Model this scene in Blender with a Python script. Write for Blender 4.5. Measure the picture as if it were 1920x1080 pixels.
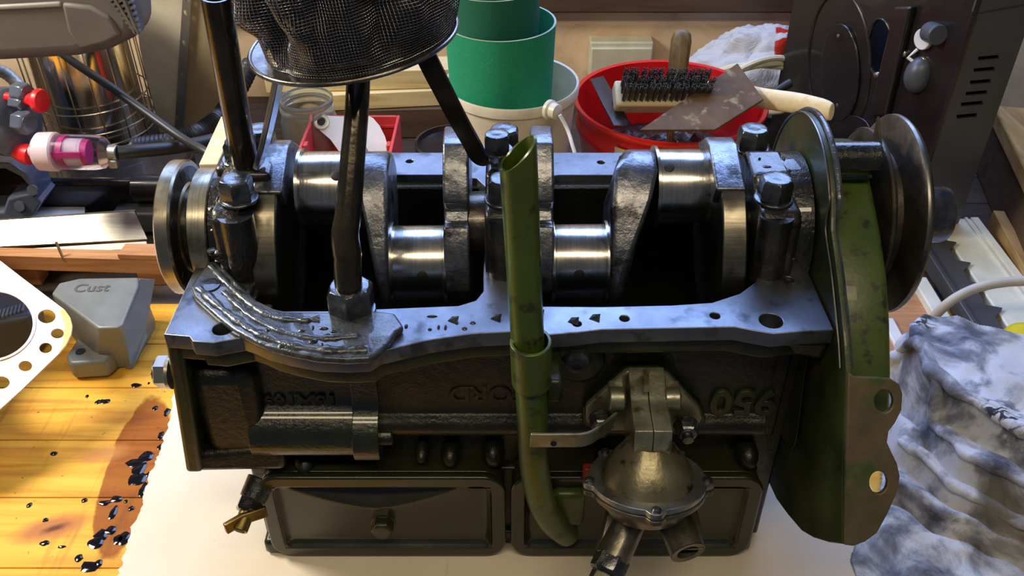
import bpy, bmesh, math, random
from mathutils import Vector, Matrix, noise
from math import sin, cos, pi, radians as R, sqrt, atan2
random.seed(7)
for o in list(bpy.data.objects): bpy.data.objects.remove(o)
S = bpy.context.scene
COL = S.collection

# ------------------------------------------------------------------ camera
PITCH, F = R(37.0), 1700.0
CAM = Vector((0, 0, .655))
cd = bpy.data.cameras.new('camera'); cam = bpy.data.objects.new('camera', cd); COL.objects.link(cam)
cam.location = CAM; cam.rotation_euler = (pi/2 - PITCH, 0, 0)
cd.sensor_width = 36; cd.lens = F/1920*36; cd.clip_start = .01
S.camera = cam

# ------------------------------------------------------------------ world, lamps, exposure
w = bpy.data.worlds.new('world'); S.world = w; w.use_nodes = True
w.node_tree.nodes['Background'].inputs[0].default_value = (.62, .68, .80, 1)
w.node_tree.nodes['Background'].inputs[1].default_value = .07
def lamp(name, loc, target, sx, sy, power, col):
    l = bpy.data.lights.new(name, 'AREA'); l.shape = 'RECTANGLE'; l.size = sx; l.size_y = sy
    l.energy = power; l.color = col
    o = bpy.data.objects.new(name, l); COL.objects.link(o); o.location = loc
    o.rotation_euler = (Vector(target)-Vector(loc)).to_track_quat('-Z', 'Y').to_euler()
    return o
lamp('window_daylight', (.05, 1.36, .98), (0, .5, .15), 1.4, .5, 12.5, (.36, .53, 1.0))
lamp('ceiling_tube_warm', (0, -.22, 1.42), (0, .6, .2), 1.3, .14, 6.0, (1.0, .80, .52))
lamp('workshop_lamp_left', (-1.0, .78, .95), (-.40, .62, .0), .3, .3, 10.5, (1.0, .91, .76))
S.view_settings.view_transform = 'Standard'; S.view_settings.look = 'None'
S.view_settings.gamma = 1; S.view_settings.use_curve_mapping = False
S.view_settings.exposure = .72

# ------------------------------------------------------------------ helpers: rays, builders
FWD = Vector((0, cos(PITCH), -sin(PITCH))); UPV = Vector((0, sin(PITCH), cos(PITCH))); RT = Vector((1, 0, 0))
def ray(u, v): return RT*((u-960)/F) + UPV*((540-v)/F) + FWD
def PP(u, v, p, n):
    d = ray(u, v); n = Vector(n); return CAM + d*((Vector(p)-CAM).dot(n)/d.dot(n))
def PZ(u, v, z): return PP(u, v, (0, 0, z), (0, 0, 1))
def PY(u, v, y): return PP(u, v, (0, y, 0), (0, 1, 0))
def PX(u, v, x): return PP(u, v, (x, 0, 0), (1, 0, 0))
def PD(u, v, d): return CAM + ray(u, v)*d

def frame(ax):
    ax = Vector(ax).normalized()
    t = Vector((0, 0, 1)) if abs(ax.z) < .9 else Vector((1, 0, 0))
    a = ax.cross(t).normalized(); b = ax.cross(a).normalized()
    return ax, a, b
def catmull(pts, n=6, closed=False):
    P = [Vector(p) for p in pts]; out = []; N = len(P)
    rng = N if closed else N-1
    for i in range(rng):
        if closed: p0, p1, p2, p3 = P[i-1], P[i], P[(i+1) % N], P[(i+2) % N]
        else: p0, p1, p2, p3 = P[max(i-1, 0)], P[i], P[i+1], P[min(i+2, N-1)]
        for k in range(n):
            t = k/n
            out.append(.5*((2*p1) + (p2-p0)*t + (2*p0-5*p1+4*p2-p3)*t*t + (3*p1-p0-3*p2+p3)*t**3))
    if not closed: out.append(P[-1])
    return out
WL = {}
class MB:
    def __init__(s): s.v = []; s.f = []
    def add(s, vs, fs):
        b = len(s.v); s.v += [Vector(p) for p in vs]; s.f += [tuple(b+i for i in f) for f in fs]; return s
    def box(s, c, size, rot=None):
        c = Vector(c); x, y, z = [k/2 for k in size]
        vs = [Vector((a, b, d)) for a in (-x, x) for b in (-y, y) for d in (-z, z)]
        if rot is not None: vs = [rot @ p for p in vs]
        return s.add([c+p for p in vs], [(0,1,3,2),(4,6,7,5),(0,4,5,1),(2,3,7,6),(0,2,6,4),(1,5,7,3)])
    def hexa(s, p8):  # bottom 4 then top 4, both counter-clockwise
        return s.add(p8, [(3,2,1,0),(4,5,6,7),(0,1,5,4),(1,2,6,5),(2,3,7,6),(3,0,4,7)])
    def prism(s, pts, off):
        off = Vector(off); n = len(pts); P = [Vector(p) for p in pts]
        vs = P + [p+off for p in P]
        fs = [tuple(range(n-1, -1, -1)), tuple(range(n, 2*n))] + [(i, (i+1) % n, n+(i+1) % n, n+i) for i in range(n)]
        return s.add(vs, fs)
    def lathe(s, prof, o, ax, n=40, cap=True, squash=1.0):
        ax, a, b = frame(ax); o = Vector(o); vs = []; fs = []
        for (h, r) in prof:
            for i in range(n):
                t = 2*pi*i/n; vs.append(o + ax*h + (a*cos(t) + b*sin(t)*squash)*r)
        m = len(prof)
        for j in range(m-1):
            for i in range(n):
                k = (i+1) % n; fs.append((j*n+i, j*n+k, (j+1)*n+k, (j+1)*n+i))
        if cap: fs += [tuple(range(n-1, -1, -1)), tuple((m-1)*n+i for i in range(n))]
        return s.add(vs, fs)
    def cyl(s, p0, p1, r0, r1=None, n=24):
        p0 = Vector(p0); d = Vector(p1)-p0
        return s.lathe([(0, r0), (d.length, r0 if r1 is None else r1)], p0, d, n)
    def tube(s, path, r, n=16, cap=True, flat=1.0, ref=None):
        P = [Vector(p) for p in path]; m = len(P); vs = []; fs = []
        rf = r if callable(r) else (lambda t: r)
        prev = None
        for i, p in enumerate(P):
            d = (P[min(i+1, m-1)]-P[max(i-1, 0)]).normalized()
            if prev is None:
                a = Vector(ref) if ref else frame(d)[1]
            else: a = prev
            a = (a - d*a.dot(d)).normalized(); prev = a; b = d.cross(a)
            rr = rf(i/(m-1))
            for k in range(n):
                t = 2*pi*k/n; vs.append(p + (a*cos(t) + b*sin(t)*flat)*rr)
        for j in range(m-1):
            for i in range(n):
                k = (i+1) % n; fs.append((j*n+i, j*n+k, (j+1)*n+k, (j+1)*n+i))
        if cap: fs += [tuple(range(n-1, -1, -1)), tuple((m-1)*n+i for i in range(n))]
        return s.add(vs, fs)
    def strap(s, path, wdir, wd, th):   # flat bar along a path
        P = [Vector(p) for p in path]; m = len(P); vs = []; fs = []
        for i, p in enumerate(P):
            d = (P[min(i+1, m-1)]-P[max(i-1, 0)]).normalized(); a = Vector(wdir); a = (a-d*a.dot(d)).normalized(); b = d.cross(a)
            for x, y in ((-1,-1),(1,-1),(1,1),(-1,1)): vs.append(p + a*x*wd/2 + b*y*th/2)
        for j in range(m-1):
            for i in range(4):
                k = (i+1) % 4; fs.append((j*4+i, j*4+k, j*4+4+k, j*4+4+i))
        fs += [(3,2,1,0), tuple((m-1)*4+i for i in range(4))]
        return s.add(vs, fs)
    def grid(s, fn, nu, nv, wrapu=False):
        vs = []; fs = []
        for j in range(nv+1):
            for i in range(nu + (0 if wrapu else 1)): vs.append(fn(i/nu, j/nv))
        W = nu if wrapu else nu+1
        for j in range(nv):
            for i in range(nu):
                k = (i+1) % W if wrapu else i+1
                fs.append((j*W+i, j*W+k, (j+1)*W+k, (j+1)*W+i))
        return s.add(vs, fs)
    def hexbolt(s, p, ax, r, h, washer=0, wh=.002):
        p = Vector(p); ax = Vector(ax).normalized()
        if washer: s.lathe([(0, washer), (wh*.8, washer), (wh, washer*.95)], p, ax, 28)
        s.lathe([(0, r), (h*.82, r), (h, r*.84)], p+ax*(wh if washer else 0), ax, 6)
        s.lathe([(h, r*.8), (h+.0006, r*.6), (h+.0002, r*.3)], p+ax*(wh if washer else 0), ax, 20)
        return s
    def blob(s, c, rx, ry, rz, n=20, m=12, rot=None):
        c = Vector(c)
        def fn(a, b):
            t = 2*pi*a; p = -pi/2 + pi*b
            q = Vector((rx*cos(p)*cos(t), ry*cos(p)*sin(t), rz*sin(p)))
            return c + (rot @ q if rot is not None else q)
        return s.grid(fn, n, m, True)
    def build(s, name, mat, parent=None, bev=0, ang=38, sub=0, weld=False, seg=2):
        me = bpy.data.meshes.new(name)
        lo = Vector([min(p[i] for p in s.v) for i in range(3)]); hi = Vector([max(p[i] for p in s.v) for i in range(3)])
        c = (lo+hi)/2
        if parent is None: c.z = lo.z
        me.from_pydata([p-c for p in s.v], [], s.f); me.update()
        bm = bmesh.new(); bm.from_mesh(me)
        if weld: bmesh.ops.remove_doubles(bm, verts=bm.verts, dist=1e-6)
        bmesh.ops.recalc_face_normals(bm, faces=bm.faces); bm.to_mesh(me); bm.free()
        me.polygons.foreach_set('use_smooth', [True]*len(me.polygons))
        me.set_sharp_from_angle(angle=R(ang))
        me.materials.append(mat)
        o = bpy.data.objects.new(name, me); COL.objects.link(o)
        if parent is not None: o.parent = parent; o.location = c - WL[parent.name]
        else: o.location = c
        WL[o.name] = c
        if bev:
            md = o.modifiers.new('bevel', 'BEVEL'); md.width = bev; md.segments = seg; md.limit_method = 'ANGLE'; md.angle_limit = R(35)
            md.harden_normals = False
        if sub:
            md = o.modifiers.new('subdivision', 'SUBSURF'); md.levels = sub; md.render_levels = sub
        return o
def plate(loops, M4, th, bev=0, mb=None):
    """flat plate with holes: loops of 2-D points (outer first), placed by matrix, thickness th around local z=0"""
    cu = bpy.data.curves.new('outline', 'CURVE'); cu.dimensions = '2D'; cu.fill_mode = 'BOTH'; cu.extrude = th/2 - bev; cu.bevel_depth = bev
    cu.offset = -bev
    for lp in loops:
        sp = cu.splines.new('POLY'); sp.points.add(len(lp)-1)
        for q, p in zip(sp.points, lp): q.co = (p[0], p[1], 0, 1)
        sp.use_cyclic_u = True
    ob = bpy.data.objects.new('outline', cu); COL.objects.link(ob)
    dg = bpy.context.evaluated_depsgraph_get(); dg.update()
    me = bpy.data.meshes.new_from_object(ob.evaluated_get(dg))
    mb = mb or MB()
    mb.add([M4 @ v.co for v in me.vertices], [tuple(p.vertices) for p in me.polygons])
    bpy.data.objects.remove(ob); bpy.data.curves.remove(cu); bpy.data.meshes.remove(me)
    return mb
def text(body, size, M4, depth, mb=None):
    cu = bpy.data.curves.new('txt', 'FONT'); cu.body = body; cu.size = size; cu.extrude = depth; cu.align_x = 'CENTER'; cu.align_y = 'CENTER'
    cu.bevel_depth = depth*.35; cu.resolution_u = 4; cu.offset = size*.012
    ob = bpy.data.objects.new('txt', cu); COL.objects.link(ob)
    dg = bpy.context.evaluated_depsgraph_get(); dg.update()
    me = bpy.data.meshes.new_from_object(ob.evaluated_get(dg)); mb = mb or MB()
    mb.add([M4 @ v.co for v in me.vertices], [tuple(p.vertices) for p in me.polygons])
    bpy.data.objects.remove(ob); bpy.data.curves.remove(cu); bpy.data.meshes.remove(me)
    return mb
def basis(o, x, y):   # matrix with local x,y axes along x,y
    x = Vector(x).normalized(); y = Vector(y); y = (y - x*y.dot(x)).normalized(); z = x.cross(y)
    m = Matrix((x, y, z)).transposed().to_4x4(); m.translation = Vector(o); return m
def to2(pts, M4):
    inv = M4.inverted(); return [(inv @ Vector(p)).to_2d() for p in pts]
def circ(c, rx, ry=None, n=24):
    ry = ry or rx; return [(c[0]+rx*cos(2*pi*i/n), c[1]+ry*sin(2*pi*i/n)) for i in range(n)]
def rrect(x0, y0, x1, y1, r, n=8):
    out = []
    for cx, cy, a in ((x1-r, y1-r, 0), (x0+r, y1-r, pi/2), (x0+r, y0+r, pi), (x1-r, y0+r, 1.5*pi)):
        for i in range(n+1): t = a + pi/2*i/n; out.append((cx+r*cos(t), cy+r*sin(t)))
    return out
def thing(name, label, cat, loc, group=None):
    o = bpy.data.objects.new(name, None); COL.objects.link(o); o.location = loc; o.empty_display_size = .02
    o['label'] = label; o['category'] = cat
    if group: o['group'] = group
    WL[o.name] = Vector(loc); return o
def sub(name, parent, loc):   # an empty part that carries sub-parts
    o = bpy.data.objects.new(name, None); COL.objects.link(o); o.parent = parent; o.location = Vector(loc)-WL[parent.name]
    o.empty_display_size = .01; WL[o.name] = Vector(loc); return o
def tag(o, label, cat, group=None, kind=None):
    if label: o['label'] = label
    if cat: o['category'] = cat
    if group: o['group'] = group
    if kind: o['kind'] = kind
    return o

# ------------------------------------------------------------------ materials
class NT:
    def __init__(s, name):
        m = bpy.data.materials.new(name); m.use_nodes = True; s.m = m; s.t = m.node_tree; s.b = s.t.nodes['Principled BSDF']
    def n(s, ty, **kw):
        nd = s.t.nodes.new(ty)
        for k, v in kw.items():
            if k in nd.inputs: nd.inputs[k].default_value = v
            else: setattr(nd, k, v)
        return nd
    def l(s, a, b): s.t.links.new(a, b)
    def co(s, scale=(1,1,1), rot=(0,0,0), world=False):
        tc = s.n('ShaderNodeNewGeometry' if world else 'ShaderNodeTexCoord'); mp = s.n('ShaderNodeMapping')
        mp.inputs['Scale'].default_value = scale; mp.inputs['Rotation'].default_value = rot
        s.l(tc.outputs['Position' if world else 'Object'], mp.inputs[0]); return mp.outputs[0]
    def noise(s, vec, scale, detail=4, rough=.55, dist=0):
        nd = s.n('ShaderNodeTexNoise', Scale=scale, Detail=detail, Roughness=rough, Distortion=dist); s.l(vec, nd.inputs['Vector']); return nd.outputs['Fac']
    def ramp(s, fac, stops):
        r = s.n('ShaderNodeValToRGB'); e = r.color_ramp.elements
        while len(e) < len(stops): e.new(.5)
        for q, (p, c) in zip(e, stops):
            q.position = p; q.color = (*c, 1) if hasattr(c, '__len__') else (c, c, c, 1)
        s.l(fac, r.inputs[0]); return r.outputs[0]
    def mix(s, fac, a, b):
        m = s.n('ShaderNodeMix', data_type='RGBA')
        for sk, x in ((m.inputs[0], fac), (m.inputs[6], a), (m.inputs[7], b)):
            if hasattr(x, 'links'): s.l(x, sk)
            elif hasattr(x, '__len__'): sk.default_value = (*x, 1)
            else: sk.default_value = x
        return m.outputs[2]
    def bump(s, h, strength, dist=.001):
        b = s.n('ShaderNodeBump', Strength=strength, Distance=dist); s.l(h, b.inputs['Height'])
        ex = s.b.inputs['Normal']
        if ex.is_linked: s.l(ex.links[0].from_socket, b.inputs['Normal'])
        s.l(b.outputs[0], ex)
    def set(s, **kw):
        for k, v in kw.items():
            k = {'color': 'Base Color', 'rough': 'Roughness', 'metal': 'Metallic', 'coat': 'Coat Weight', 'coatr': 'Coat Roughness', 'trans': 'Transmission Weight', 'ior': 'IOR', 'alpha': 'Alpha', 'spec': 'Specular IOR Level', 'sss': 'Subsurface Weight', 'sheen': 'Sheen Weight'}[k]
            if hasattr(v, 'links'): s.l(v, s.b.inputs[k])
            elif hasattr(v, '__len__'): s.b.inputs[k].default_value = (*v, 1)
            else: s.b.inputs[k].default_value = v
        return s
def mottled(name, c1, c2, scale=40, lo=.35, hi=.65, r1=.3, r2=.5, metal=0, bumps=(), coat=0, c3=None, s3=120):
    m = NT(name); v = m.co(world=True); f = m.noise(v, scale, 6)
    col = m.ramp(f, [(lo, c1), (hi, c2)])
    if c3 is not None:
        g = m.noise(v, s3, 5); col = m.mix(m.ramp(g, [(.56, 0.0), (.66, 1.0)]), col, c3)
    m.set(color=col, rough=m.ramp(m.noise(v, scale*1.7, 4), [(.3, r1), (.7, r2)]), metal=metal, coat=coat)
    for sc, st, ds in bumps: m.bump(m.noise(v, sc, 5), st, ds)
    return m.m
def plain(name, c, rough=.5, metal=0, **kw):
    m = NT(name); v = m.co(world=True); f = m.noise(v, 35, 4)
    m.set(color=m.mix(m.ramp(f, [(.3, 0.0), (.7, 1.0)]), [k*.82 for k in c], c), rough=rough, metal=metal, **kw); m.bump(m.noise(v, 220, 3), .08, .0005); return m.m
def brushed(name, base, rough, stretch=(900, 4, 4), dark=None, metal=1.0, st=.12):
    m = NT(name); v = m.co(stretch, world=True); f = m.noise(v, 1, 3)
    g = m.noise(m.co(world=True), 45, 5)
    col = m.mix(m.ramp(f, [(.3, 0.0), (.7, 1.0)]), [k*.7 for k in base], base)
    if dark: col = m.mix(m.ramp(g, [(.5, 0.0), (.72, 1.0)]), col, dark)
    m.set(color=col, metal=metal, rough=m.ramp(g, [(.3, rough), (.7, rough+.12)])); m.bump(f, st, .0004); return m.m

M = {}
M['block'] = mottled('oily_black_green_paint', (.004, .005, .003), (.013, .017, .006), 26, .38, .72, .26, .46, 0, ((160, .45, .0018), (700, .35, .0008)), .1)
M['blockgloss'] = mottled('glossy_oiled_block_paint', (.006, .009, .004), (.018, .026, .008), 26, .38, .72, .16, .26, 0, ((240, .5, .0012), (800, .4, .0007)), .6)
M['plategreen'] = mottled('dark_green_plate_paint', (.012, .019, .004), (.034, .052, .009), 22, .35, .7, .3, .5, 0, ((130, .3, .0012), (700, .2, .0005)), .1, (.045, .028, .012), 40)
M['blockgreen'] = mottled('dark_green_engine_paint', (.007, .010, .003), (.020, .029, .006), 22, .35, .7, .3, .5, 0, ((130, .3, .0012), (700, .2, .0005)), .1, (.035, .022, .010), 48)
M['cover'] = mottled('olive_pressed_cover_paint', (.016, .017, .008), (.023, .024, .012), 18, .3, .7, .20, .30, 0, ((300, .08, .0006),), .25)
M['tubegreen'] = mottled('green_tube_paint', (.040, .072, .007), (.058, .092, .013), 20, .3, .7, .28, .44, 0, ((250, .15, .0008),), .08, (.02, .022, .012), 75)
M['flange'] = mottled('oily_machined_steel', (.135, .145, .17), (.225, .24, .27), 24, .3, .7, .30, .46, .9, ((260, .14, .0008), (900, .12, .0004)), 0, (.09, .097, .11), 42)
M['gasket'] = mottled('oil_soaked_gasket', (.03, .034, .042), (.085, .10, .125), 55, .35, .65, .16, .36, .3, ((110, .5, .002), (420, .45, .001)), .5, (.03, .03, .03), 60)
M['steel'] = brushed('polished_journal_steel', (.62, .60, .55), .16)
M['disc'] = brushed('ground_flange_steel', (.52, .48, .38), .24, (700, 6, 6), (.12, .10, .06))
M['web'] = mottled('cast_crank_steel', (.14, .15, .175), (.26, .27, .30), 60, .35, .65, .26, .42, .95, ((170, .4, .0016), (700, .3, .0006)), .15, (.05, .05, .055), 50)
M['webrim'] = brushed('oily_web_rim_steel', (.26, .24, .19), .26, (8, 500, 500), (.06, .055, .045))
M['webdark'] = mottled('oily_crank_steel', (.05, .048, .04), (.12, .11, .09), 60, .35, .65, .25, .42, .9, ((200, .3, .0012),), .2)
M['oily'] = mottled('oily_black_iron', (.018, .018, .018), (.05, .05, .05), 60, .35, .65, .14, .30, .6, ((150, .6, .002), (520, .4, .001)), .6)
M['bolt'] = mottled('oily_bolt_steel', (.05, .055, .06), (.14, .15, .17), 90, .35, .65, .16, .32, .85, ((300, .3, .001),), .3)
M['boltbright'] = plain('bright_zinc_bolt', (.55, .52, .45), .3, .95)
M['pipe'] = mottled('brown_black_oil_pipe', (.028, .024, .018), (.075, .062, .040), 30, .35, .7, .16, .30, .75, ((260, .2, .0008),), .4)
M['strap'] = plain('black_strap_steel', (.04, .034, .028), .32, .8)
M['strapbright'] = plain('bright_strap_steel', (.60, .60, .62), .22, 1)
M['mesh'] = plain('oily_wire_mesh', (.28, .28, .31), .26, 1)
M['rim'] = mottled('oily_rim_steel', (.10, .09, .075), (.26, .25, .24), 60, .35, .65, .2, .34, .95, ((400, .2, .0006),))
M['filler'] = plain('dark_strainer_lining', (.012, .012, .012), .3)
M['pump'] = mottled('dirty_cast_alloy', (.20, .20, .13), (.34, .34, .27), 45, .35, .65, .30, .46, .75, ((300, .3, .0008),), .1, (.11, .085, .03), 50)
M['pumplower'] = mottled('grimy_cast_alloy', (.085, .08, .06), (.17, .16, .13), 60, .35, .65, .28, .45, .7, ((300, .3, .0008),), .2)
M['pumpring'] = mottled('bright_cast_alloy', (.24, .25, .26), (.36, .37, .38), 45, .35, .65, .28, .42, .85, ((300, .25, .0007),), .1, (.12, .11, .08), 50)
M['pumpdome'] = mottled('oil_browned_alloy', (.16, .145, .075), (.27, .25, .17), 40, .35, .65, .28, .44, .7, ((300, .3, .0008),), .1, (.05, .035, .012), 60)
M['brass'] = mottled('tarnished_brass', (.16, .11, .035), (.33, .24, .08), 60, .35, .65, .3, .45, .95, ((400, .15, .0005),))
M['mount'] = mottled('rusty_green_bracket', (.085, .070, .036), (.13, .095, .052), 40, .35, .65, .35, .55, .1, ((200, .3, .001),), .15, (.045, .075, .012), 26)
M['pulley'] = mottled('worn_pulley_iron', (.045, .038, .030), (.095, .080, .062), 45, .35, .65, .35, .5, .75, ((260, .3, .001),), .1)
M['rimbright'] = brushed('worn_bright_edge', (.26, .25, .23), .3, (300, 60, 60), (.10, .09, .08))
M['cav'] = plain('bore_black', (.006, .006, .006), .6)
M['redpaint'] = plain('red_sealant', (.30, .03, .015), .5)
M['grey'] = mottled('grey_hammered_casting', (.15, .165, .16), (.20, .215, .21), 30, .3, .7, .35, .5, .1, ((300, .2, .0006),))
M['greydark'] = mottled('dark_grey_casting', (.055, .062, .066), (.085, .092, .095), 30, .3, .7, .35, .55, .1, ((260, .2, .0007),))
M['bluegrey'] = mottled('blue_grey_enamel', (.07, .085, .13), (.11, .13, .19), 30, .3, .7, .25, .42, .1, ((260, .2, .0007),), .3)
M['housing'] = plain('grey_brown_machine_plastic', (.135, .125, .115), .55)
M['housinglip'] = plain('light_grey_machine_plastic', (.30, .29, .27), .5)
M['louvre'] = plain('dark_blue_grey_louvre', (.075, .085, .12), .45)
M['black'] = plain('black_rubber', (.014, .015, .019), .45)
M['blackbox'] = mottled('black_stove_enamel', (.014, .012, .013), (.026, .021, .022), 16, .3, .7, .22, .4, .3, ((200, .1, .0006),), .3)
M['casegrey'] = plain('dark_grey_painted_steel', (.075, .085, .105), .42, .2)
M['white'] = plain('white_plastic', (.80, .80, .79), .4)
M['paper'] = plain('white_paper', (.72, .74, .80), .7)
M['cream'] = plain('cream_plastic', (.66, .64, .48), .45)
M['bucketwhite'] = plain('cream_white_bucket_plastic', (.70, .66, .55), .38)
M['bucketred'] = plain('glossy_red_bucket_plastic', (.62, .010, .012), .28, coat=.3)
M['redbox'] = plain('red_plastic_box', (.62, .055, .06), .38)
M['redknob'] = plain('red_plastic_knob', (.85, .02, .03), .35)
def abr(nm, ca_, cb_):
    m = NT(nm); v = m.co(world=True); f = m.noise(v, 900, 2)
    m.set(color=m.ramp(f, [(.3, ca_), (.7, cb_)]), rough=.75); m.bump(f, .3, .0004); return m.m
M['abrasive'] = abr('green_abrasive_sheet', (.0, .20, .10), (.01, .32, .17)); M['abrasiveshade'] = abr('shaded_green_abrasive_sheet', (.0, .085, .05), (.006, .14, .085))  # second one is a darker copy, shade of the inner rolls in its colour
M['abrasiveback'] = plain('dull_green_sheet_edge', (.40, .52, .42), .8)
def wood(name, cols, along=(2.2, 26, 26), rough=.5, knots=False, coat=0):
    m = NT(name); v = m.co(along, world=True); rnd = m.n('ShaderNodeObjectInfo')
    off = m.n('ShaderNodeVectorMath', operation='MULTIPLY_ADD'); m.l(rnd.outputs['Random'], off.inputs[0]); off.inputs[1].default_value = (7, 13, 5); m.l(v, off.inputs[2])
    f = m.noise(off.outputs[0], 1.6, 5, .6, 1.2); g = m.noise(off.outputs[0], 8, 3)
    col = m.ramp(f, [(.28, cols[0]), (.5, cols[1]), (.72, cols[2])])
    m.set(color=col, rough=rough, coat=coat); m.bump(g, .12, .0006); return m
def benchwood():
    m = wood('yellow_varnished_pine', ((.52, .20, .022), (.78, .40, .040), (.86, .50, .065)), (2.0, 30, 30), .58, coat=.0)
    base = m.b.inputs['Base Color'].links[0].from_socket
    pos = m.n('ShaderNodeNewGeometry').outputs['Position']
    def spot(cx, cy, sx, sy, rot, edge0, edge1, nz=.35, nsc=30):
        mp = m.n('ShaderNodeMapping', vector_type='TEXTURE'); mp.inputs['Location'].default_value = (cx, cy, 0); mp.inputs['Rotation'].default_value = (0, 0, rot); mp.inputs['Scale'].default_value = (sx, sy, 1)
        m.l(pos, mp.inputs[0]); ln = m.n('ShaderNodeVectorMath', operation='LENGTH'); m.l(mp.outputs[0], ln.inputs[0])
        nz_ = m.noise(pos, nsc, 4); ad = m.n('ShaderNodeMath', operation='MULTIPLY_ADD'); m.l(nz_, ad.inputs[0]); ad.inputs[1].default_value = nz; m.l(ln.outputs['Value'], ad.inputs[2])
        return m.ramp(ad.outputs[0], [(edge0, 1.0), (edge1, 0.0)])
    k = PZ(95, 990, 0)
    # grime in the grain, a knot, and the oil-soaked band beside the cardboard
    gr = m.noise(m.co((60, 5, 1), world=True), 1.4, 5); col = m.mix(m.ramp(gr, [(.60, 0.0), (.78, .55)]), base, (.22, .085, .02))
    sp = m.noise(pos, 140, 3); col = m.mix(m.ramp(sp, [(.68, 0.0), (.74, .8)]), col, (.06, .03, .012))
    col = m.mix(spot(k.x, k.y, .048, .022, .35, .55, 1.15, .4), col, (.48, .17, .045))
    col = m.mix(spot(k.x+.004, k.y, .020, .007, .4, .5, 1.1, .5, 90), col, (.13, .035, .015))
    a = PZ(285, 770, 0); b = PZ(215, 1010, 0); c = (a+b)/2; ang = atan2((b-a).y, (b-a).x)
    mm_ = m.n('ShaderNodeMix', data_type='RGBA', blend_type='MULTIPLY'); m.l(spot(c.x, c.y, .125, .034, ang, .95, 1.05, .35, 24), mm_.inputs[0]); m.l(col, mm_.inputs[6]); mm_.inputs[7].default_value = (.42, .24, .07, 1); col = mm_.outputs[2]
    q = PZ(190, 850, 0); col = m.mix(spot(q.x, q.y, .045, .020, .2, .4, 1.2, .5), col, (.50, .21, .05))
    m.set(color=col, spec=.25); return m.m
M['bench'] = benchwood()
M['benchback'] = wood('shade_darkened_bench_wood', ((.022, .014, .010), (.040, .026, .018), (.070, .045, .028)), (2.0, 30, 30), .55).m  # rear bench shadow is put into this darker wood colour
M['pine'] = wood('pale_sawn_pine', ((.50, .36, .15), (.70, .56, .28), (.76, .64, .38)), (3, 40, 40), .65).m
M['batten'] = wood('brown_pine_batten', ((.34, .15, .06), (.46, .22, .09), (.55, .32, .16)), (5, 60, 60), .6).m
M['wallwood'] = wood('warm_plywood', ((.62, .44, .27), (.78, .59, .40), (.84, .67, .48)), (6, 12, 9), .7).m
M['darkwood'] = wood('dark_brown_rail_wood', ((.05, .028, .018), (.085, .05, .03), (.11, .065, .04)), (3, 30, 30), .6).m
M['handle'] = wood('grimy_tool_handle', ((.07, .035, .012), (.17, .10, .03), (.25, .16, .055)), (60, 60, 6), .45).m
M['brushwood'] = wood('beech_brush_wood', ((.62, .48, .26), (.72, .60, .36), (.76, .66, .44)), (6, 50, 50), .55).m
M['raildepth'] = wood('varnished_side_rail', ((.20, .11, .035), (.36, .22, .08), (.48, .33, .15)), (30, 3, 30), .5).m
M['scrap'] = mottled('dark_oily_scrap', (.012, .008, .006), (.060, .030, .018), 40, .35, .65, .3, .5, .3, ((120, .6, .003),), .2)
M['bristle'] = plain('dark_bristle', (.10, .10, .10), .5)
M['rust'] = mottled('rusty_sheet_steel', (.075, .036, .010), (.12, .062, .018), 35, .35, .65, .7, .85, .0, ((200, .3, .001),), 0, (.24, .19, .10), 60)
M['alu'] = brushed('dull_aluminium', (.42, .40, .35), .32, (5, 300, 300), (.30, .25, .18))
M['galv'] = plain('galvanised_strip', (.42, .43, .42), .4, .85)
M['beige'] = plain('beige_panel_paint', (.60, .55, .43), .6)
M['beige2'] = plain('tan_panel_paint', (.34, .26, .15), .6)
M['copper'] = mottled('pinkish_copper_sheet', (.74, .56, .53), (.84, .74, .73), 22, .35, .65, .36, .5, .25, ((120, .12, .0006),), 0, (.62, .34, .24), 18)
M['copperdark'] = plain('bare_copper_edge', (.45, .22, .07), .4, .7)
M['chrome'] = brushed('gold_tinted_chrome', (.82, .74, .56), .09, (8, 8, 2), None, 1, .15)
M['wire'] = plain('bright_guard_wire', (.60, .57, .50), .25, 1)
M['braid'] = plain('braided_hose_sleeve', (.45, .42, .35), .45, .3)
M['pvc'] = plain('white_pvc_profile', (.76, .77, .66), .4)
M['dirtysteel'] = plain('dusty_dark_steel', (.10, .10, .105), .45, .5)
M['cablewhite'] = plain('dirty_white_cable', (.52, .49, .44), .5)
M['yellow'] = plain('bright_yellow_plastic', (.85, .80, .03), .4)
M['oil'] = plain('wet_black_oil', (.006, .006, .009), .08)
M['ink'] = plain('pencil_mark', (.09, .095, .10), .7)
def glassy(name, col, rough=.05, ior=1.45):
    m = NT(name); v = m.co(world=True); m.set(color=col, rough=rough, trans=1.0, ior=ior); m.bump(m.noise(v, 60, 2), .05, .0005); return m.m
M['glass'] = glassy('jar_glass', (.80, .82, .72)); M['glass'].node_tree.nodes['Principled BSDF'].inputs['Transmission Weight'].default_value = .86
M['clear'] = glassy('clear_filter_plastic', (.95, .90, .97), .2, 1.2)
M['milky'] = plain('milky_filter_cap', (.72, .60, .68), .35, sss=.2)
M['pink'] = plain('magenta_filter_core', (.52, .03, .22), .4)
M['pinkpaper'] = plain('pleated_filter_paper', (.66, .56, .68), .6)
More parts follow.
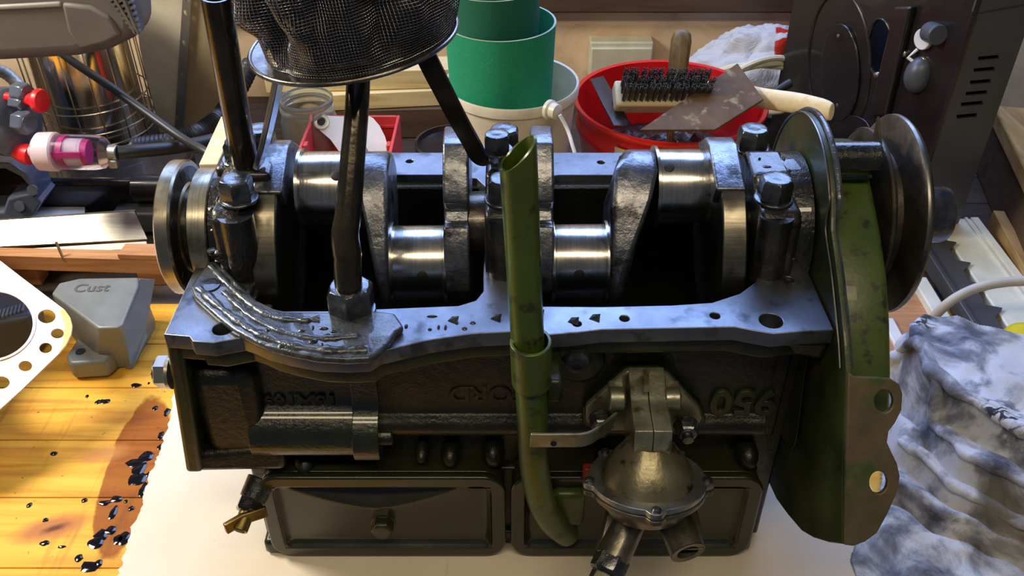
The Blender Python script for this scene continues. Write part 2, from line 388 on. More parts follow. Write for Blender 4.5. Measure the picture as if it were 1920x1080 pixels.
def cardboard():
    m = NT('beige_cardboard'); v = m.co(world=True); f = m.noise(v, 14, 5)
    col = m.ramp(f, [(.3, (.74, .64, .50)), (.7, (.80, .71, .58))])
    st = m.noise(m.co((60, 14, 1), world=True), 1.3, 4); col = m.mix(m.ramp(st, [(.66, 0.0), (.80, .5)]), col, (.42, .33, .24))
    d = m.noise(v, 55, 3); col = m.mix(m.ramp(d, [(.70, 0.0), (.78, .6)]), col, (.34, .28, .23))
    m.set(color=col, rough=.85); m.bump(m.noise(m.co((300, 4, 1), world=True), 1, 2), .06, .0006); return m.m
M['card'] = cardboard()
def rag():
    m = NT('stained_cotton_rag'); v = m.co(world=True); f = m.noise(v, 17, 6, .6, .4)
    col = m.ramp(f, [(.38, (.065, .07, .095)), (.47, (.25, .26, .30)), (.57, (.68, .69, .72))])
    y = m.noise(v, 8, 3); col = m.mix(m.ramp(y, [(.52, 0.0), (.70, .55)]), col, (.42, .38, .26))
    g = m.noise(m.co((1, 2.2, 1), (0, 0, .7), True), 60, 4, .6, .8); g2 = m.noise(v, 6.5, 2)
    mu = m.n('ShaderNodeMath', operation='MULTIPLY'); m.l(m.ramp(g, [(.49, 0.0), (.53, 1.0)]), mu.inputs[0]); m.l(m.ramp(g2, [(.53, 0.0), (.57, 1.0)]), mu.inputs[1])
    col = m.mix(mu.outputs[0], col, (.035, .04, .055))
    m.set(color=col, rough=.9, sheen=.2); m.bump(m.noise(v, 900, 2), .3, .0004); m.bump(m.noise(v, 70, 4), .4, .003); return m.m
M['rag'] = rag()
def bagmat():
    m = NT('translucent_carrier_bag'); v = m.co(world=True)
    q = PY(1494, 96, 1.270)
    mp = m.n('ShaderNodeMapping', vector_type='TEXTURE'); mp.inputs['Location'].default_value = tuple(q); mp.inputs['Scale'].default_value = (.030, .2, .042)
    m.l(m.n('ShaderNodeNewGeometry').outputs['Position'], mp.inputs[0]); ln = m.n('ShaderNodeVectorMath', operation='LENGTH'); m.l(mp.outputs[0], ln.inputs[0])
    inside = m.ramp(ln.outputs['Value'], [(.95, 1.0), (1.0, 0.0)])
    wv = m.n('ShaderNodeTexWave', wave_type='RINGS', Scale=14, Distortion=6, Detail=1); wv.inputs['Detail Scale'].default_value = .8; m.l(v, wv.inputs['Vector'])
    mu = m.n('ShaderNodeMath', operation='MULTIPLY'); m.l(inside, mu.inputs[0]); m.l(m.ramp(wv.outputs['Fac'], [(.40, 0.0), (.46, 1.0)]), mu.inputs[1])
    m.set(color=m.mix(mu.outputs[0], (.74, .75, .78), (.72, .05, .03)), rough=.25, trans=.35, ior=1.15)
    m.bump(m.noise(v, 30, 4, .6, 1.5), .7, .006); return m.m
M['bag'] = bagmat()

# ------------------------------------------------------------------ setting: bench top of pine staves, back wall
def struct(o): o['kind'] = 'structure'; return o
WALLY = 1.40
o = struct(MB().box((0, WALLY+.03, .25), (3.0, .06, .80)).build('wall_back', M['wallwood']))
struct(MB().box((.0, WALLY-.015, .205), (3.0, .035, .105)).build('trim_1', M['darkwood'], bev=.004))
bench = thing('workbench', 'yellow varnished pine workbench top, oil stained, under everything', 'workbench', (0, .85, -.06))
MB().box((0, .86, -.047), (2.7, 1.08, .03)).build('bench_core', M['darkwood'], bench)
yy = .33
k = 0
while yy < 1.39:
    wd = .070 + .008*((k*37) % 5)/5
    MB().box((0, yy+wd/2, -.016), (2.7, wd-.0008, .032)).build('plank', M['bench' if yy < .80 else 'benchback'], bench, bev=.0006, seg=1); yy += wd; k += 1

# cardboard under the engine, torn left edge
random.seed(3)
edge = [PZ(u, v, 0) for u, v in ((365, 640), (340, 720), (326, 745), (318, 800), (302, 845), (290, 875), (272, 925), (268, 950), (245, 1000), (236, 1040), (222, 1085), (205, 1160))]
ed = []
for i in range(len(edge)-1):
    for t in range(7): p = edge[i].lerp(edge[i+1], t/7); ed.append(p + Vector((random.uniform(-.0016, .0016), 0, 0)))
ed.append(edge[-1])
right = [Vector((.36, .34, 0)), Vector((.345, .50, 0)), Vector((.30, .70, 0)), Vector((-.2, .72, 0))]
poly = [Vector((p.x, p.y, .0006)) for p in ed + right]
tag(MB().prism(poly, (0, 0, .0028)).build('cardboard_sheet', M['card']), 'flat beige cardboard sheet with a torn edge lying beneath the engine', 'cardboard')

# black oil spatter on the wood beside the cardboard: beyond counting
mb = MB()
def drip(u, v, ru, rv, n=14):
    c = PZ(u, v, .0004); sc = (c-CAM).length/F; vs = []
    for i in range(n):
        t = 2*pi*i/n; q = 1 + .45*noise.noise(Vector((cos(t)*1.4+u, sin(t)*1.4+v, .3)))
        vs.append(c + Vector((cos(t)*ru*sc*q, sin(t)*rv*sc*1.35*q, 0)))
    m = len(vs); top = [c + (p-c)*.7 + Vector((0, 0, .0005)) for p in vs]
    mb.add(vs+top, [tuple(range(m, 2*m))] + [(i, (i+1) % m, m+(i+1) % m, m+i) for i in range(m)])
for a in ((275, 855, 12, 9), (255, 868, 16, 8), (262, 880, 12, 13), (256, 898, 13, 12), (268, 918, 6, 12), (218, 935, 10, 5), (196, 942, 11, 4), (212, 961, 6, 10), (236, 940, 3, 3), (246, 953, 5, 4), (206, 995, 9, 7), (188, 1005, 10, 9), (180, 1018, 14, 8), (232, 1008, 12, 11), (222, 1012, 8, 8), (168, 1062, 18, 8), (184, 1056, 7, 5), (148, 1046, 7, 5), (302, 816, 5, 7), (313, 772, 5, 8), (291, 765, 5, 4), (256, 722, 9, 4), (196, 752, 9, 4), (184, 754, 5, 4), (163, 743, 3, 3), (279, 718, 2, 2), (101, 850, 6, 4), (55, 947, 5, 4), (158, 938, 6, 3), (84, 1018, 8, 4), (116, 1025, 7, 2), (85, 975, 4, 3), (300, 838, 5, 5), (286, 700, 3, 2), (278, 890, 4, 4)): drip(*a)
tag(mb.build('oil_spatter', M['oil']), 'glossy black oil drips spattered along the torn cardboard edge', 'oil', kind='stuff')

# ------------------------------------------------------------------ ENGINE
ZS, AY, AZ = .262, .596, .268
eng = thing('engine', 'upside-down oily green-black engine with exposed crankshaft standing on cardboard', 'engine', (0, AY, .004))
# --- block casting
F_Y = .474
def prismx(mb, prof, x0, x1): return mb.prism([(x0, y, z) for y, z in prof], (x1-x0, 0, 0))
b = MB()
core = [(.512, .004), (.512, .128), (.498, .134), (.498, .25), (.507, .25), (.507, .135), (.53, .128), (.53, .004)]
prismx(b, core, -.205, .205)
b.box((0, .69, .13), (.41, .03, .25)); b.box((-.2, .6, .13), (.03, .19, .25)); b.box((.2, .6, .13), (.03, .19, .25))
b.box((-.003, .6, .125), (.034, .19, .24)); b.box((0, .6, .05), (.4, .2, .09))
block = b.build('cylinder_block', M['block'], eng, bev=.002)
# camshaft gallery side bulges
def arcprof(pts, n=5): return [tuple(p) for p in catmull([Vector((a, c, 0)) for a, c in pts], n)]
def prof2(pts, n=5): return [(p.x, p.y) for p in catmull([Vector((a, c, 0)) for a, c in pts], n)]
gal = prof2([(.506, .252), (.499, .240), (.4975, .20), (.4965, .176), (.4930, .1690), (.4855, .1630), (.4790, .1545), (.4765, .143), (.479, .133), (.486, .1295)]) + [(.506, .128)]
xl = lambda u, d=.70: (u-960)/F*d
prismx(MB(), gal, xl(476), xl(672)).build('camshaft_gallery', M['blockgloss'], block, bev=.002)
rib = [(y-.005, z) for y, z in gal[:-1]] + [(.506, .126)]
prismx(MB(), rib, xl(668), xl(716)).build('casting_rib', M['blockgloss'], block, bev=.007, seg=4)
gal2 = prof2([(.506, .252), (.499, .240), (.4975, .20), (.4972, .166), (.4945, .1595), (.4905, .1545), (.4890, .149), (.4905, .144), (.4945, .1415)]) + [(.506, .140)]
prismx(MB(), gal2, xl(710), xl(1432)).build('camshaft_gallery', M['block'], block, bev=.002)
lip = [(.494, .150), (.486, .145), (.484, .140), (.486, .136), (.506, .131)]
prismx(MB(), lip, xl(560), xl(738)).build('gallery_lip', M['block'], block, bev=.002)
# webbing right of the pump
prismx(MB(), [(.506, .25), (.496, .235), (.489, .2), (.478, .165), (.475, .15), (.480, .138), (.506, .128)], xl(1478), .214).build('casting_rib', M['blockgreen'], block, bev=.006, seg=4)
# bosses in the dark recess above the tappet covers
for u, v, r in ((845, 848, .008), (925, 846, .009), (792, 842, .006), (1130, 868, .008), (1400, 850, .009), (575, 868, .010)):
    p = PY(u, v, .500); MB().blob(p, r, .014, r*1.2).build('casting_boss', M['block'], block)
# left end flange for the bell housing
e = MB()
e.hexa([(-.2525, .474, .118), (-.2395, .474, .118), (-.2395, .70, .118), (-.2525, .70, .118), (-.2375, .474, ZS-.004), (-.2265, .474, ZS-.004), (-.2265, .70, ZS-.004), (-.2375, .70, ZS-.004)])
endf = e.build('bell_housing_flange', M['blockgreen'], block, bev=.0035, seg=3)
MB().box((-.212, .505, .165), (.05, .045, .10)).build('casting_boss', M['block'], block, bev=.012, seg=4)
for u, v, r, l in ((372, 868, .011, .012), (405, 740, .009, .012), (436, 735, .006, .012)):
    p = PY(u, v, .486); MB().lathe([(0, r*1.15), (l*.7, r), (l, r*.7)], p+Vector((0, .012, 0)), (0, -1, -.1), 20).build('casting_boss', M['blockgreen' if u < 380 else 'block'], block, bev=.002)
e = MB(); e.hexa([(-.250, .476, .116), (-.176, .478, .116), (-.176, .53, .116), (-.250, .53, .116), (-.248, .478, .134), (-.176, .482, .14), (-.176, .53, .14), (-.248, .53, .134)])
e.build('casting_foot', M['block'], block, bev=.005, seg=3)
# rear web of the tappet chest, and cylinder head face rim at the bottom
MB().box((-.005, .515, .012), (.40, .04, .016)).build('head_face', M['block'], block, bev=.002)
MB().box((xl(520, .75), .499, .012), (.035, .03, .016)).build('head_corner', M['blockgreen'], block, bev=.004)
MB().box((xl(1400, .75), .497, .016), (.022, .02, .024)).build('head_corner', M['block'], block, bev=.004)
# --- sump flange, machined face up
outer_px = [(307,627),(355,631),(361,640),(400,643),(455,633),(478,641),(500,651),(542,662),(596,672),(649,674),(692,672),(713,659),(760,648),(802,638),(884,626),(961,622),(1026,628),(1087,623),(1128,618),(1378,613),(1408,619),(1450,626),(1506,621),(1566,621)]
out3 = [PZ(u, v, ZS) for u, v in outer_px]
XR = .2185
outer = [(p.x, p.y) for p in out3[:-1]] + [(XR, .474), (XR, .724), (-.236, .724)]
hl = [PZ(u, v, ZS) for u, v in ((405,487),(423,504),(452,534),(478,562),(512,579),(531,583),(613,583),(734,578),(859,573),(892,563),(906,546),(906,514))]
hole1 = [(p.x, p.y) for p in hl] + [(-.0205, .66), (-.03, .678), (-.06, .684), (-.17, .684), (-.2, .67), (-.2, .60)]
hr = [PZ(u, v, ZS) for u, v in ((990, 514), (992, 560), (1010, 574),(1128,575),(1259,572),(1335,567),(1387,550),(1416,529),(1421,512))]
hole2 = [(p.x, p.y) for p in hr] + [(.178, .66), (.17, .676), (.14, .684), (.04, .684), (.022, .678), (.014, .66)]
loops = [outer, hole1, hole2]
def flatcirc(u, v, ru):
    p = PZ(u, v, ZS); r = ru*(p-CAM).length/F; return circ((p.x, p.y), r, n=20)
for a in ((418, 616, 18), (1446, 601, 21), (1171, 597, 9), (1341, 592, 9), (1479, 524, 9), (768, 302, 7), (1127, 304, 7), (1082, 607, 8)): loops.append(flatcirc(*a))
I4 = Matrix.Identity(4)
T = lambda v: Matrix.Translation(Vector(v))
flange = plate(loops, T((0, 0, ZS-.006)), .012, .0008).build('sump_flange', M['flange'], block)
# thick corner bosses below the flange and its painted side
MB().hexa([(-.212, .477, .228), (-.176, .483, .232), (-.176, .52, .232), (-.212, .52, .228), (-.214, .4675, ZS-.0115), (-.172, .473, ZS-.0115), (-.172, .52, ZS-.0115), (-.214, .52, ZS-.0115)]).build('corner_boss', M['blockgreen'], block, bev=.004, seg=3)
MB().hexa([(.160, .488, .236), (.2175, .476, .232), (.2175, .52, .232), (.160, .52, .236), (.156, .476, ZS-.0115), (.2185, .4745, ZS-.0115), (.2185, .52, ZS-.0115), (.156, .52, ZS-.0115)]).build('corner_boss', M['blockgreen'], block, bev=.004, seg=3)
inner_off = [(x*.985, y+.006) for x, y in outer[:24]] + [(.214, .70), (-.225, .70)]
plate([inner_off, hole1, hole2], T((0, 0, ZS-.020)), .0165, .003).build('flange_underside', M['blockgreen'], block)
# black stubs seen in the big flange holes, cavity floor
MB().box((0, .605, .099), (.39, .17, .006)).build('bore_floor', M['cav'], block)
# bearing saddles rising to the crank line
for x0, x1 in ((-.216, -.188), (-.0205, .014), (.178, .2175)):
    MB().box(((x0+x1)/2, .60, .235), (x1-x0, .18, .05)).build('bearing_saddle', M['oily'], block, bev=.004, seg=3)
# raised casting letters, upside down like the engine
def letters(body, u, v, y, h, tilt=0, dep=.0012):
    p = PY(u, v, y); m4 = basis(p, (-1, 0, 0), (0, -tilt, -1)); return text(body, h, m4, dep)
letters('950', 1394, 751, .4968, .034, 0, .0018).build('raised_lettering', M['blockgreen'], block)
letters('13X169', 563, 749, .4970, .018, 0, .0018).build('raised_lettering', M['block'], block)
letters('FORD', 914, 738, .4972, .022, 0, .0008).build('raised_lettering', M['block'], block)
# big hex bolt in the block side, stud, left side bolt
MB().hexbolt(PY(1080, 659, .488), (0, -1, .1), .0105, .012, .013).build('hex_bolt', M['bolt'], block)
MB().lathe([(0, .020), (.01, .018)], PY(1085, 668, .500), (0, -1, 0), 24).build('casting_boss', M['blockgreen'], block, bev=.003)
MB().hexbolt((-.2445, .486, .213), (-1, 0, 0), .012, .009, .0125, .003).build('hex_bolt', M['boltbright'], block)
# --- crescent gasket left on the flange
go = [(390,489),(367,521),(356,538),(365,556),(403,590),(435,616),(478,640),(500,649),(542,660),(596,670),(649,673),(692,671),(706,662),(718,652),(730,640),(742,622),(757,612),(750,600),(740,586)]
gi = [(700,582),(613,584),(531,584),(512,580),(478,563),(452,535),(423,504),(405,488)]
g3 = [PZ(u, v, ZS+.006) for u, v in go+gi]
gas = MB().prism([(p.x, p.y, ZS+.0002) for p in g3], (0, 0, .0058)).build('gasket_remnant', M['gasket'], eng, bev=.002, seg=3)
for line, rr in (([(372,540),(420,582),(478,622),(542,646),(620,657),(690,655)], .0042), ([(420,548),(470,592),(530,622),(600,634),(670,630)], .0032), ([(395,500),(440,545),(500,590),(560,600),(600,598)], .0036)):
    path = catmull([PZ(u, v, ZS+.006) for u, v in line], 8)
    MB().tube(path, lambda t, r=rr: r*.8*(1+.22*sin(t*37+r*900)+.18*sin(t*91)), 10, flat=.7).build('sealant_bead', M['gasket'], gas)
random.seed(5)
for i in range(26):
    if i < 14: a = PZ(random.uniform(500, 640), random.uniform(610, 650), ZS+.006)
    else: a = PZ(random.uniform(620, 890), random.uniform(592, 618), ZS)
    MB().blob(a, random.uniform(.001, .004), random.uniform(.001, .003), .0012, 8, 5).build('sludge_lump', M['oily'], gas)
for u, v in ((1075, 604), (1115, 598), (850, 602), (930, 598), (1010, 590)):
    p = PZ(u, v, ZS); MB().add([p+Vector((-.004, 0, .0002)), p+Vector((.003, -.004, .0004)), p+Vector((.004, .002, .003)), p+Vector((-.001, .004, .001))], [(0,1,2,3),(3,2,1,0)]).build('gasket_shred', M['oily'], gas)
MB().lathe([(0, .005), (.0008, .0075), (.001, .003)], PZ(393, 535, ZS+.0062), (0, 0, 1), 18).build('hole_rim', M['oily'], gas)

# --- crankshaft (axis along x)
PIN = Vector((0, .0175, .0232)); XA = (1, 0, 0)
cr = MB()
crank = sub('crankshaft', eng, (0, AY, AZ)); crank.rotation_euler = (0, 0, R(.8))
for xa, xb in ((-.235, -.19), (-.033, .016), (.17, .30)): MB().lathe([(xa, .026), (xb, .026)], (0, AY, AZ), XA, 36).build('main_journal', M['webdark'], crank)
fl = MB(); fl.lathe([(-.2604, .030), (-.2604, .0505), (-.2590, .0522), (-.2500, .0522), (-.2485, .0505), (-.2485, .036), (-.2465, .034)], (0, AY, AZ), XA, 72)
flw = fl.build('flywheel_flange', M['disc'], crank)
for a in (25, 85, 145, 205, 265, 325):
    c = Vector((-.2484, AY + .043*cos(R(a)), AZ+.043*sin(R(a)))); MB().cyl(c, c+Vector((.0006, 0, 0)), .0045, n=14).build('bolt_hole', M['cav'], crank)
MB().lathe([(-.2484, .0475), (-.2478, .036)], (0, AY, AZ), XA, 48, cap=False).build('flange_face', M['webdark'], crank)
MB().lathe([(-.2485, .031), (-.238, .031)], (0, AY, AZ), XA, 40).build('flange_hub', M['webdark'], crank)
MB().lathe([(-.2385, .040), (-.2385, .0455), (-.2375, .0468), (-.2245, .0468), (-.2235, .0458), (-.2235, .040)], (0, AY, AZ), XA, 64).build('seal_collar', M['disc'], crank)
sh = MB(); sh.lathe([(-.2235, .046), (-.222, .0485), (-.206, .0485), (-.203, .046)], (0, AY, AZ), XA, 56); sh.build('seal_housing', M['oily'], eng)
pins = ((-.163, -.113, 1), (-.0935, -.050, -1), (.030, .0735, -1), (.110, .1535, 1))
for x0, x1, sg in pins:
    c = Vector((0, AY, AZ)) + PIN*sg
    MB().lathe([(x0, .0318), (x0+.0022, .0318), (x0+.0026, .0286), (x0+.004, .0290), (x1-.004, .0290), (x1-.0026, .0286), (x1-.0022, .0318), (x1, .0318)], (0, c.y, c.z), XA, 72).build('crankpin', M['steel'], crank)
    hp = {-.163: (618, 328), -.0935: (790, 516), .030: (1085, 513), .110: (1268, 317)}[x0]
    # oil hole drilled in the pin, on the camera side
    xm = (hp[0]-960)/F*(.655 if sg > 0 else .68)
    th = R(180+34) if False else None
    best = None
    for k in range(72):
        t = 2*pi*k/72; q = Vector((xm, c.y+.029*cos(t), c.z+.029*sin(t))); n_ = Vector((0, cos(t), sin(t)))
        if n_.dot(CAM-q) <= 0: continue
        d = q-CAM; v = 540 - F*d.dot(UPV)/d.dot(FWD)
        if best is None or abs(v-hp[1]) < best[0]: best = (abs(v-hp[1]), q, n_)
    _, q, n_ = best
    MB().lathe([(-.002, .0040), (.0003, .0040), (.0006, .0036), (.0006, .0005)], q, n_, 18).build('oil_hole', M['cav'], crank)
dv = Vector((0, PIN.y, PIN.z)).normalized(); pv = Vector((0, -dv.z, dv.y))   # pv points to the camera side and up
def web(prof, x0, x1, sg, mat, xf=None, bev=.002):
    mb = MB(); n = len(prof); O = Vector((0, AY, AZ)); vs = []
    for side in (0, 1):
        for s_, p_ in prof:
            x = (xf(s_)[side] if xf else (x0, x1)[side]); vs.append(O + dv*s_*sg + pv*p_ + Vector((x, 0, 0)))
    mb.add(vs, [tuple(range(n)), tuple(range(2*n-1, n-1, -1))] + [(i, n+i, n+(i+1) % n, (i+1) % n) for i in range(n)])
    return mb.build('crank_web', mat, crank, bev=bev, ang=50, seg=3)
cw = [(.064, -.014), (.064, .010), (.056, .024), (.018, .048), (.004, .051), (-.015, .052), (-.035, .049), (-.060, .040), (-.076, .02), (-.08, 0), (-.076, -.02), (-.060, -.040), (-.035, -.049), (.004, -.051), (.018, -.048), (.056, -.024)]
web(cw, -.1905, -.1715, 1, M['webrim'])
web(cw, .1525, .1715, 1, M['webrim'])
# rough cast oily shoulders of the two outer webs
for xa, xb in ((-.1902, -.1680), (.1490, .1712)):
    web([(.0655, -.016), (.0655, .011), (.0575, .0255), (.021, .0485), (.012, .034), (.045, .006)], xa, xb, 1, M['web'])
cw2 = [(.052, -.022), (.058, 0), (.052, .022), (.034, .032), (.010, .036), (.004, .036), (.000, .026), (-.010, .026), (-.014, .037), (-.030, .041), (-.058, .036), (-.0745, .014), (-.0755, -.014), (-.058, -.036), (-.03, -.041), (.02, -.036)]
web(cw2, -.0515, -.0320, -1, M['web']); web(cw2, .0140, .0310, -1, M['web'])
arm = [(.056, -.012), (.0575, .004), (.053, .020), (.038, .034), (.015, .038), (-.02, .036), (-.040, .034), (-.058, .024), (-.064, 0), (-.058, -.02), (-.02, -.034), (.02, -.036), (.05, -.026)]
def lerp(a, b_, t): t = max(0, min(1, t)); return a+(b_-a)*t
web(arm, 0, 0, 1, M['web'], lambda s_: (lerp(-.1000, -.1160, (s_+.05)/.075), lerp(-.0925, -.0925, s_)), .005)
web(arm, 0, 0, 1, M['web'], lambda s_: (lerp(.0725, .0745, (s_)/.06) if s_ < .04 else .086, lerp(.083, .111, (s_+.045)/.075)), .005)

# --- main bearing caps with their bolts
def capmesh(x0, x1):
    pr = [(-.060, -.012), (-.060, .040), (-.052, .046), (-.026, .046), (-.018, .056), (.018, .056), (.026, .046), (.052, .046), (.060, .040), (.060, -.012)]
    return MB().prism([(x0, AY+a, AZ+c) for a, c in pr], (x1-x0, 0, 0))
for i, (x0, x1, bx) in enumerate(((-.2130, -.1945, -.196), (-.0195, .0130, -.006), (.176, .205, .1875))):
    cp = capmesh(x0, x1).build('main_bearing_cap', M['oily'], eng, bev=.004, seg=3)
    for yy_ in (-.038, .038):
        MB().hexbolt((bx, AY+yy_, AZ+.046), (0, 0, 1), .0125, .016, .014, .002).build('cap_bolt', M['bolt'], cp, bev=.0005)
    MB().tube([(bx, AY-.052, AZ+.042), (bx, AY-.054, AZ-.012)], .0125, 18).build('bolt_column', M['oily'], cp)
    if i == 2:
        MB().lathe([(.192, .044), (.200, .056), (.2175, .058)], (0, AY, AZ), XA, 40).build('seal_housing', M['oily'], cp)
        MB().lathe([(.2065, .030), (.2065, .0475), (.211, .0475)], (0, AY, AZ), XA, 40).build('cap_ring', M['web'], cp)
random.seed(21)
for cx_, n_ in ((-.205, 34), (-.004, 14), (.190, 20)):
    for k in range(n_):
        th = R(random.uniform(60, 200)); rr0 = .056 if th < R(150) else .060
        q = Vector((cx_+random.uniform(-.012, .014), AY+rr0*cos(th)*.98, AZ+.004+.052*abs(sin(th))))
        MB().blob(q, random.uniform(.001, .0045), random.uniform(.001, .004), random.uniform(.0008, .0025), 8, 5).build('sludge_lump', M['oily'], eng)
# extra bolt with lock tab holding the strainer strap on the middle cap, and the clamp bolts on the left cap
MB().hexbolt(PZ(932, 286, .325), (0, 0, 1), .0105, .013, .0125, .003).build('strap_bolt', M['bolt'], eng)
MB().hexbolt(PZ(450, 302, .322), (0, 0, 1), .0105, .014, .013, .003).build('strap_bolt', M['bolt'], eng)
MB().box(PZ(450, 312, .316), (.030, .03, .014)).build('clamp_block', M['oily'], eng, bev=.004, seg=3)

# --- oil pickup pipe, strainer, return pipe
nutp = PZ(662, 588, ZS)
pp = catmull([nutp+Vector((0, 0, .006)), nutp+Vector((0, -.001, .03)), PD(651, 478, .605), PD(647, 440, .602), PD(653, 395, .600), PD(662, 290, .600), PD(669, 205, .600), PD(672, 140, .604), PD(672, 105, .604)], 8)
pipe = MB().tube(pp, lambda t: .0094 if t < .25 else lerp(.0098, .0080, (t-.25)*2.2), 20).build('oil_pickup_pipe', M['pipe'], eng)
MB().hexbolt(nutp+Vector((0, 0, .002)), (0, 0, 1), .0168, .019, .0165, .003).build('union_nut', M['bolt'], pipe, bev=.0008)
SC = PD(663, 70, .60); tl = R(-7); sx = Vector((cos(tl), 0, -sin(tl))); sn = Vector((sin(tl), -.02, cos(tl))).normalized(); sy = sn.cross(sx)
RM = .0690
rimb = MB()
def rimf(a, b_):
    t = 2*pi*a; q = 2*pi*b_; r = RM + .0017*cos(q); return SC + (sx*cos(t)+sy*sin(t))*r + sn*(.0017*sin(q))
rimb.grid(rimf, 96, 10, True)
rimb.lathe([(-.0006, .058), (-.0006, RM), (.0006, RM), (.0006, .058)], SC, sn, 72, cap=False)
strn = rimb.build('oil_strainer', M['rim'], eng)
def dome(a, t, inset=0):
    th = 2*pi*a; d = (sx*cos(th)+sy*sin(th))
    base = .0600 + .0055*max(0, cos(th+.2)) + .002*sin(3*th+1)
    h = t*.105
    prof = 1 + .10*sin(pi*min(1, t*1.3)) - .55*max(0, t-.62)**1.5
    # crumpled dents facing the bench front and left
    q = Vector((cos(th)*2.1, sin(th)*2.1, t*2.3)); dent = noise.noise(q*1.35+Vector((3.1, .4, 1.7)))*.0115 + noise.noise(q*2.9)*.0045
    fold = -.012*math.exp(-((th-4.05)/.20)**2)*(1-t*.6) - .007*math.exp(-((th-4.75)/.16)**2)*math.exp(-((t-.55)/.22)**2)
    r = base*prof + (dent+fold)*min(1, t*4+.15) - inset
    return SC + d*r + sn*(h+.001)
me_ = MB().grid(lambda a, t: dome(a, t), 216, 54, True)
ms = me_.build('mesh_basket', M['mesh'], strn)
md = ms.modifiers.new('wires', 'WIREFRAME'); md.thickness = .00072; md.use_even_offset = False; md.use_replace = True
MB().grid(lambda a, t: dome(a, t, .004), 72, 20, True).build('dark_lining', M['filler'], strn)  # plain dark inner dome backing the wire mesh
MB().strap(catmull([PD(800, 108, .585), PD(826, 160, .592), PD(858, 222, .615), PD(884, 268, .64), PD(898, 294, .655), PD(912, 303, .66), PD(935, 303, .66)], 6), (1, -.2, .1), .0135, .0026).build('strainer_leg', M['strap'], strn, bev=.0006)
MB().strap(catmull([PD(527, 125, .60), PD(512, 200, .625), PD(496, 270, .65), PD(484, 310, .665)], 6), (.3, .9, .2), .012, .0042).build('strainer_leg', M['strapbright'], strn, bev=.0006)
rb = MB(); p0, p1 = PD(460, 312, .672), PD(404, -8, .578)
rb.tube([p0, p0.lerp(p1, .5), p1], lambda t: .0097, 22, cap=False); rb.tube([p0, p1], .0080, 22, cap=False)
rb.lathe([(0, .0080), (.0001, .0097)], p1, p1-p0, 22, cap=False)
ret = rb.build('oil_return_pipe', M['pipe'], eng)
MB().box(p0+Vector((.004, .0, -.006)), (.034, .028, .016)).build('pipe_foot', M['oily'], ret, bev=.004, seg=3)

# --- green breather tube in front of the block
tp = [PD(971, 288, .500), PD(979, 440, .538), PD(987, 600, .574), PY(996, 730, .447), PY(1000, 840, .450), PY(1004, 890, .453), PY(1016, 942, .458), PY(1036, 978, .467), PY(1062, 1000, .482)]
pth = catmull(tp, 10)
tb = MB(); RT_ = .0108
def cuttube(mb, r, n=32):
    d0 = (pth[1]-pth[0]).normalized(); a = Vector((1, 0, 0)); a = (a-d0*a.dot(d0)).normalized()
    first = len(mb.v); mb.tube(pth, lambda t: r, n, cap=False, ref=a)
    for i in range(n):     # slant-cut mouth: high on the right, low on the left
        q = mb.v[first+i]-pth[0]; k_ = q.dot(a)/r
        mb.v[first+i] += -d0*(.0098*k_)
        mb.v[first+n+i] += -d0*(.004*k_)
cuttube(tb, RT_); i0 = 0
cuttube(tb, RT_-.0016)
tb.f += [(i, (i+1) % 32, len(pth)*32+(i+1) % 32, len(pth)*32+i) for i in range(32)]
breather = tb.build('breather_tube', M['tubegreen'], eng, ang=50)
c0, c1 = PY(995, 640, .4415), PY(997, 716, .4455)
ax_ = (c0-c1).normalized()
MB().lathe([(0, RT_+.0006), (0, RT_+.0026), ((c0-c1).length, RT_+.0026), ((c0-c1).length+.0003, RT_+.0006)], c1, ax_, 36, cap=False).build('clamp_collar', M['tubegreen'], breather, bev=.0005)
MB().box(PY(1036, 690, .470), (.012, .05, .020)).build('clamp_lug', M['blockgreen'], breather, bev=.003)

# --- tappet chest covers
def tappet(x0, x1, z0, z1, y, dent, label=None):
    rc = .018
    m4 = basis((0, y, 0), (1, 0, 0), (0, 0, 1))
    ring = plate([rrect(x0, z0, x1, z1, rc), rrect(x0+.0125, z0+.0125, x1-.0125, z1-.0125, .008)], m4, .006, .0022)
    o = ring.build('tappet_cover', M['cover'], eng)
    plate([rrect(x0+.001, z0+.001, x1-.001, z1-.001, rc), rrect(x0+.010, z0+.010, x1-.010, z1-.010, .009)], basis((0, y+.0175, 0), (1, 0, 0), (0, 0, 1)), .026, .001).build('cover_skirt', M['cover'], o)
    W_, H_ = x1-x0-.024, z1-z0-.024
    def pan(a, c):
        x = x0+.012+W_*a; z = z0+.012+H_*c; s_ = 2*a-1
        sk = (a-.46)/.40; zc = z0+.012+H_*(.60 + .34*min(1.2, abs(sk))**1.5)          # crease of the dented upper panel
        yy2 = y+.0045
        if dent: yy2 += max(0, z-zc)*.95
        ed_ = min(a*W_, (1-a)*W_, c*H_, (1-c)*H_)
        yy2 -= .006*math.exp(-(ed_/.003)**2)
        return Vector((x, yy2-.002, z))
    MB().grid(pan, 80, 36).build('cover_panel', M['cover'], o)
    return o
tc = tappet(-.2035, -.0052, .0055, .1055, .4835, True)
p = PY(718, 985, .4835); MB().hexbolt((p.x, .4865, p.z), (0, -1, .15), .0095, .010, .0105).build('cover_bolt', M['cover'], tc, bev=.0006)
tc2 = tappet(-.0012, .2010, .0055, .1055, .4835, False)
MB().box(PY(1066, 948, .478), (.026, .012, .040)).build('breather_stub', M['tubegreen'], tc2, bev=.005, seg=3)
MB().box(PY(1104, 884, .476), (.010, .008, .012)).build('sealant_dab', M['redpaint'], tc2, bev=.002)

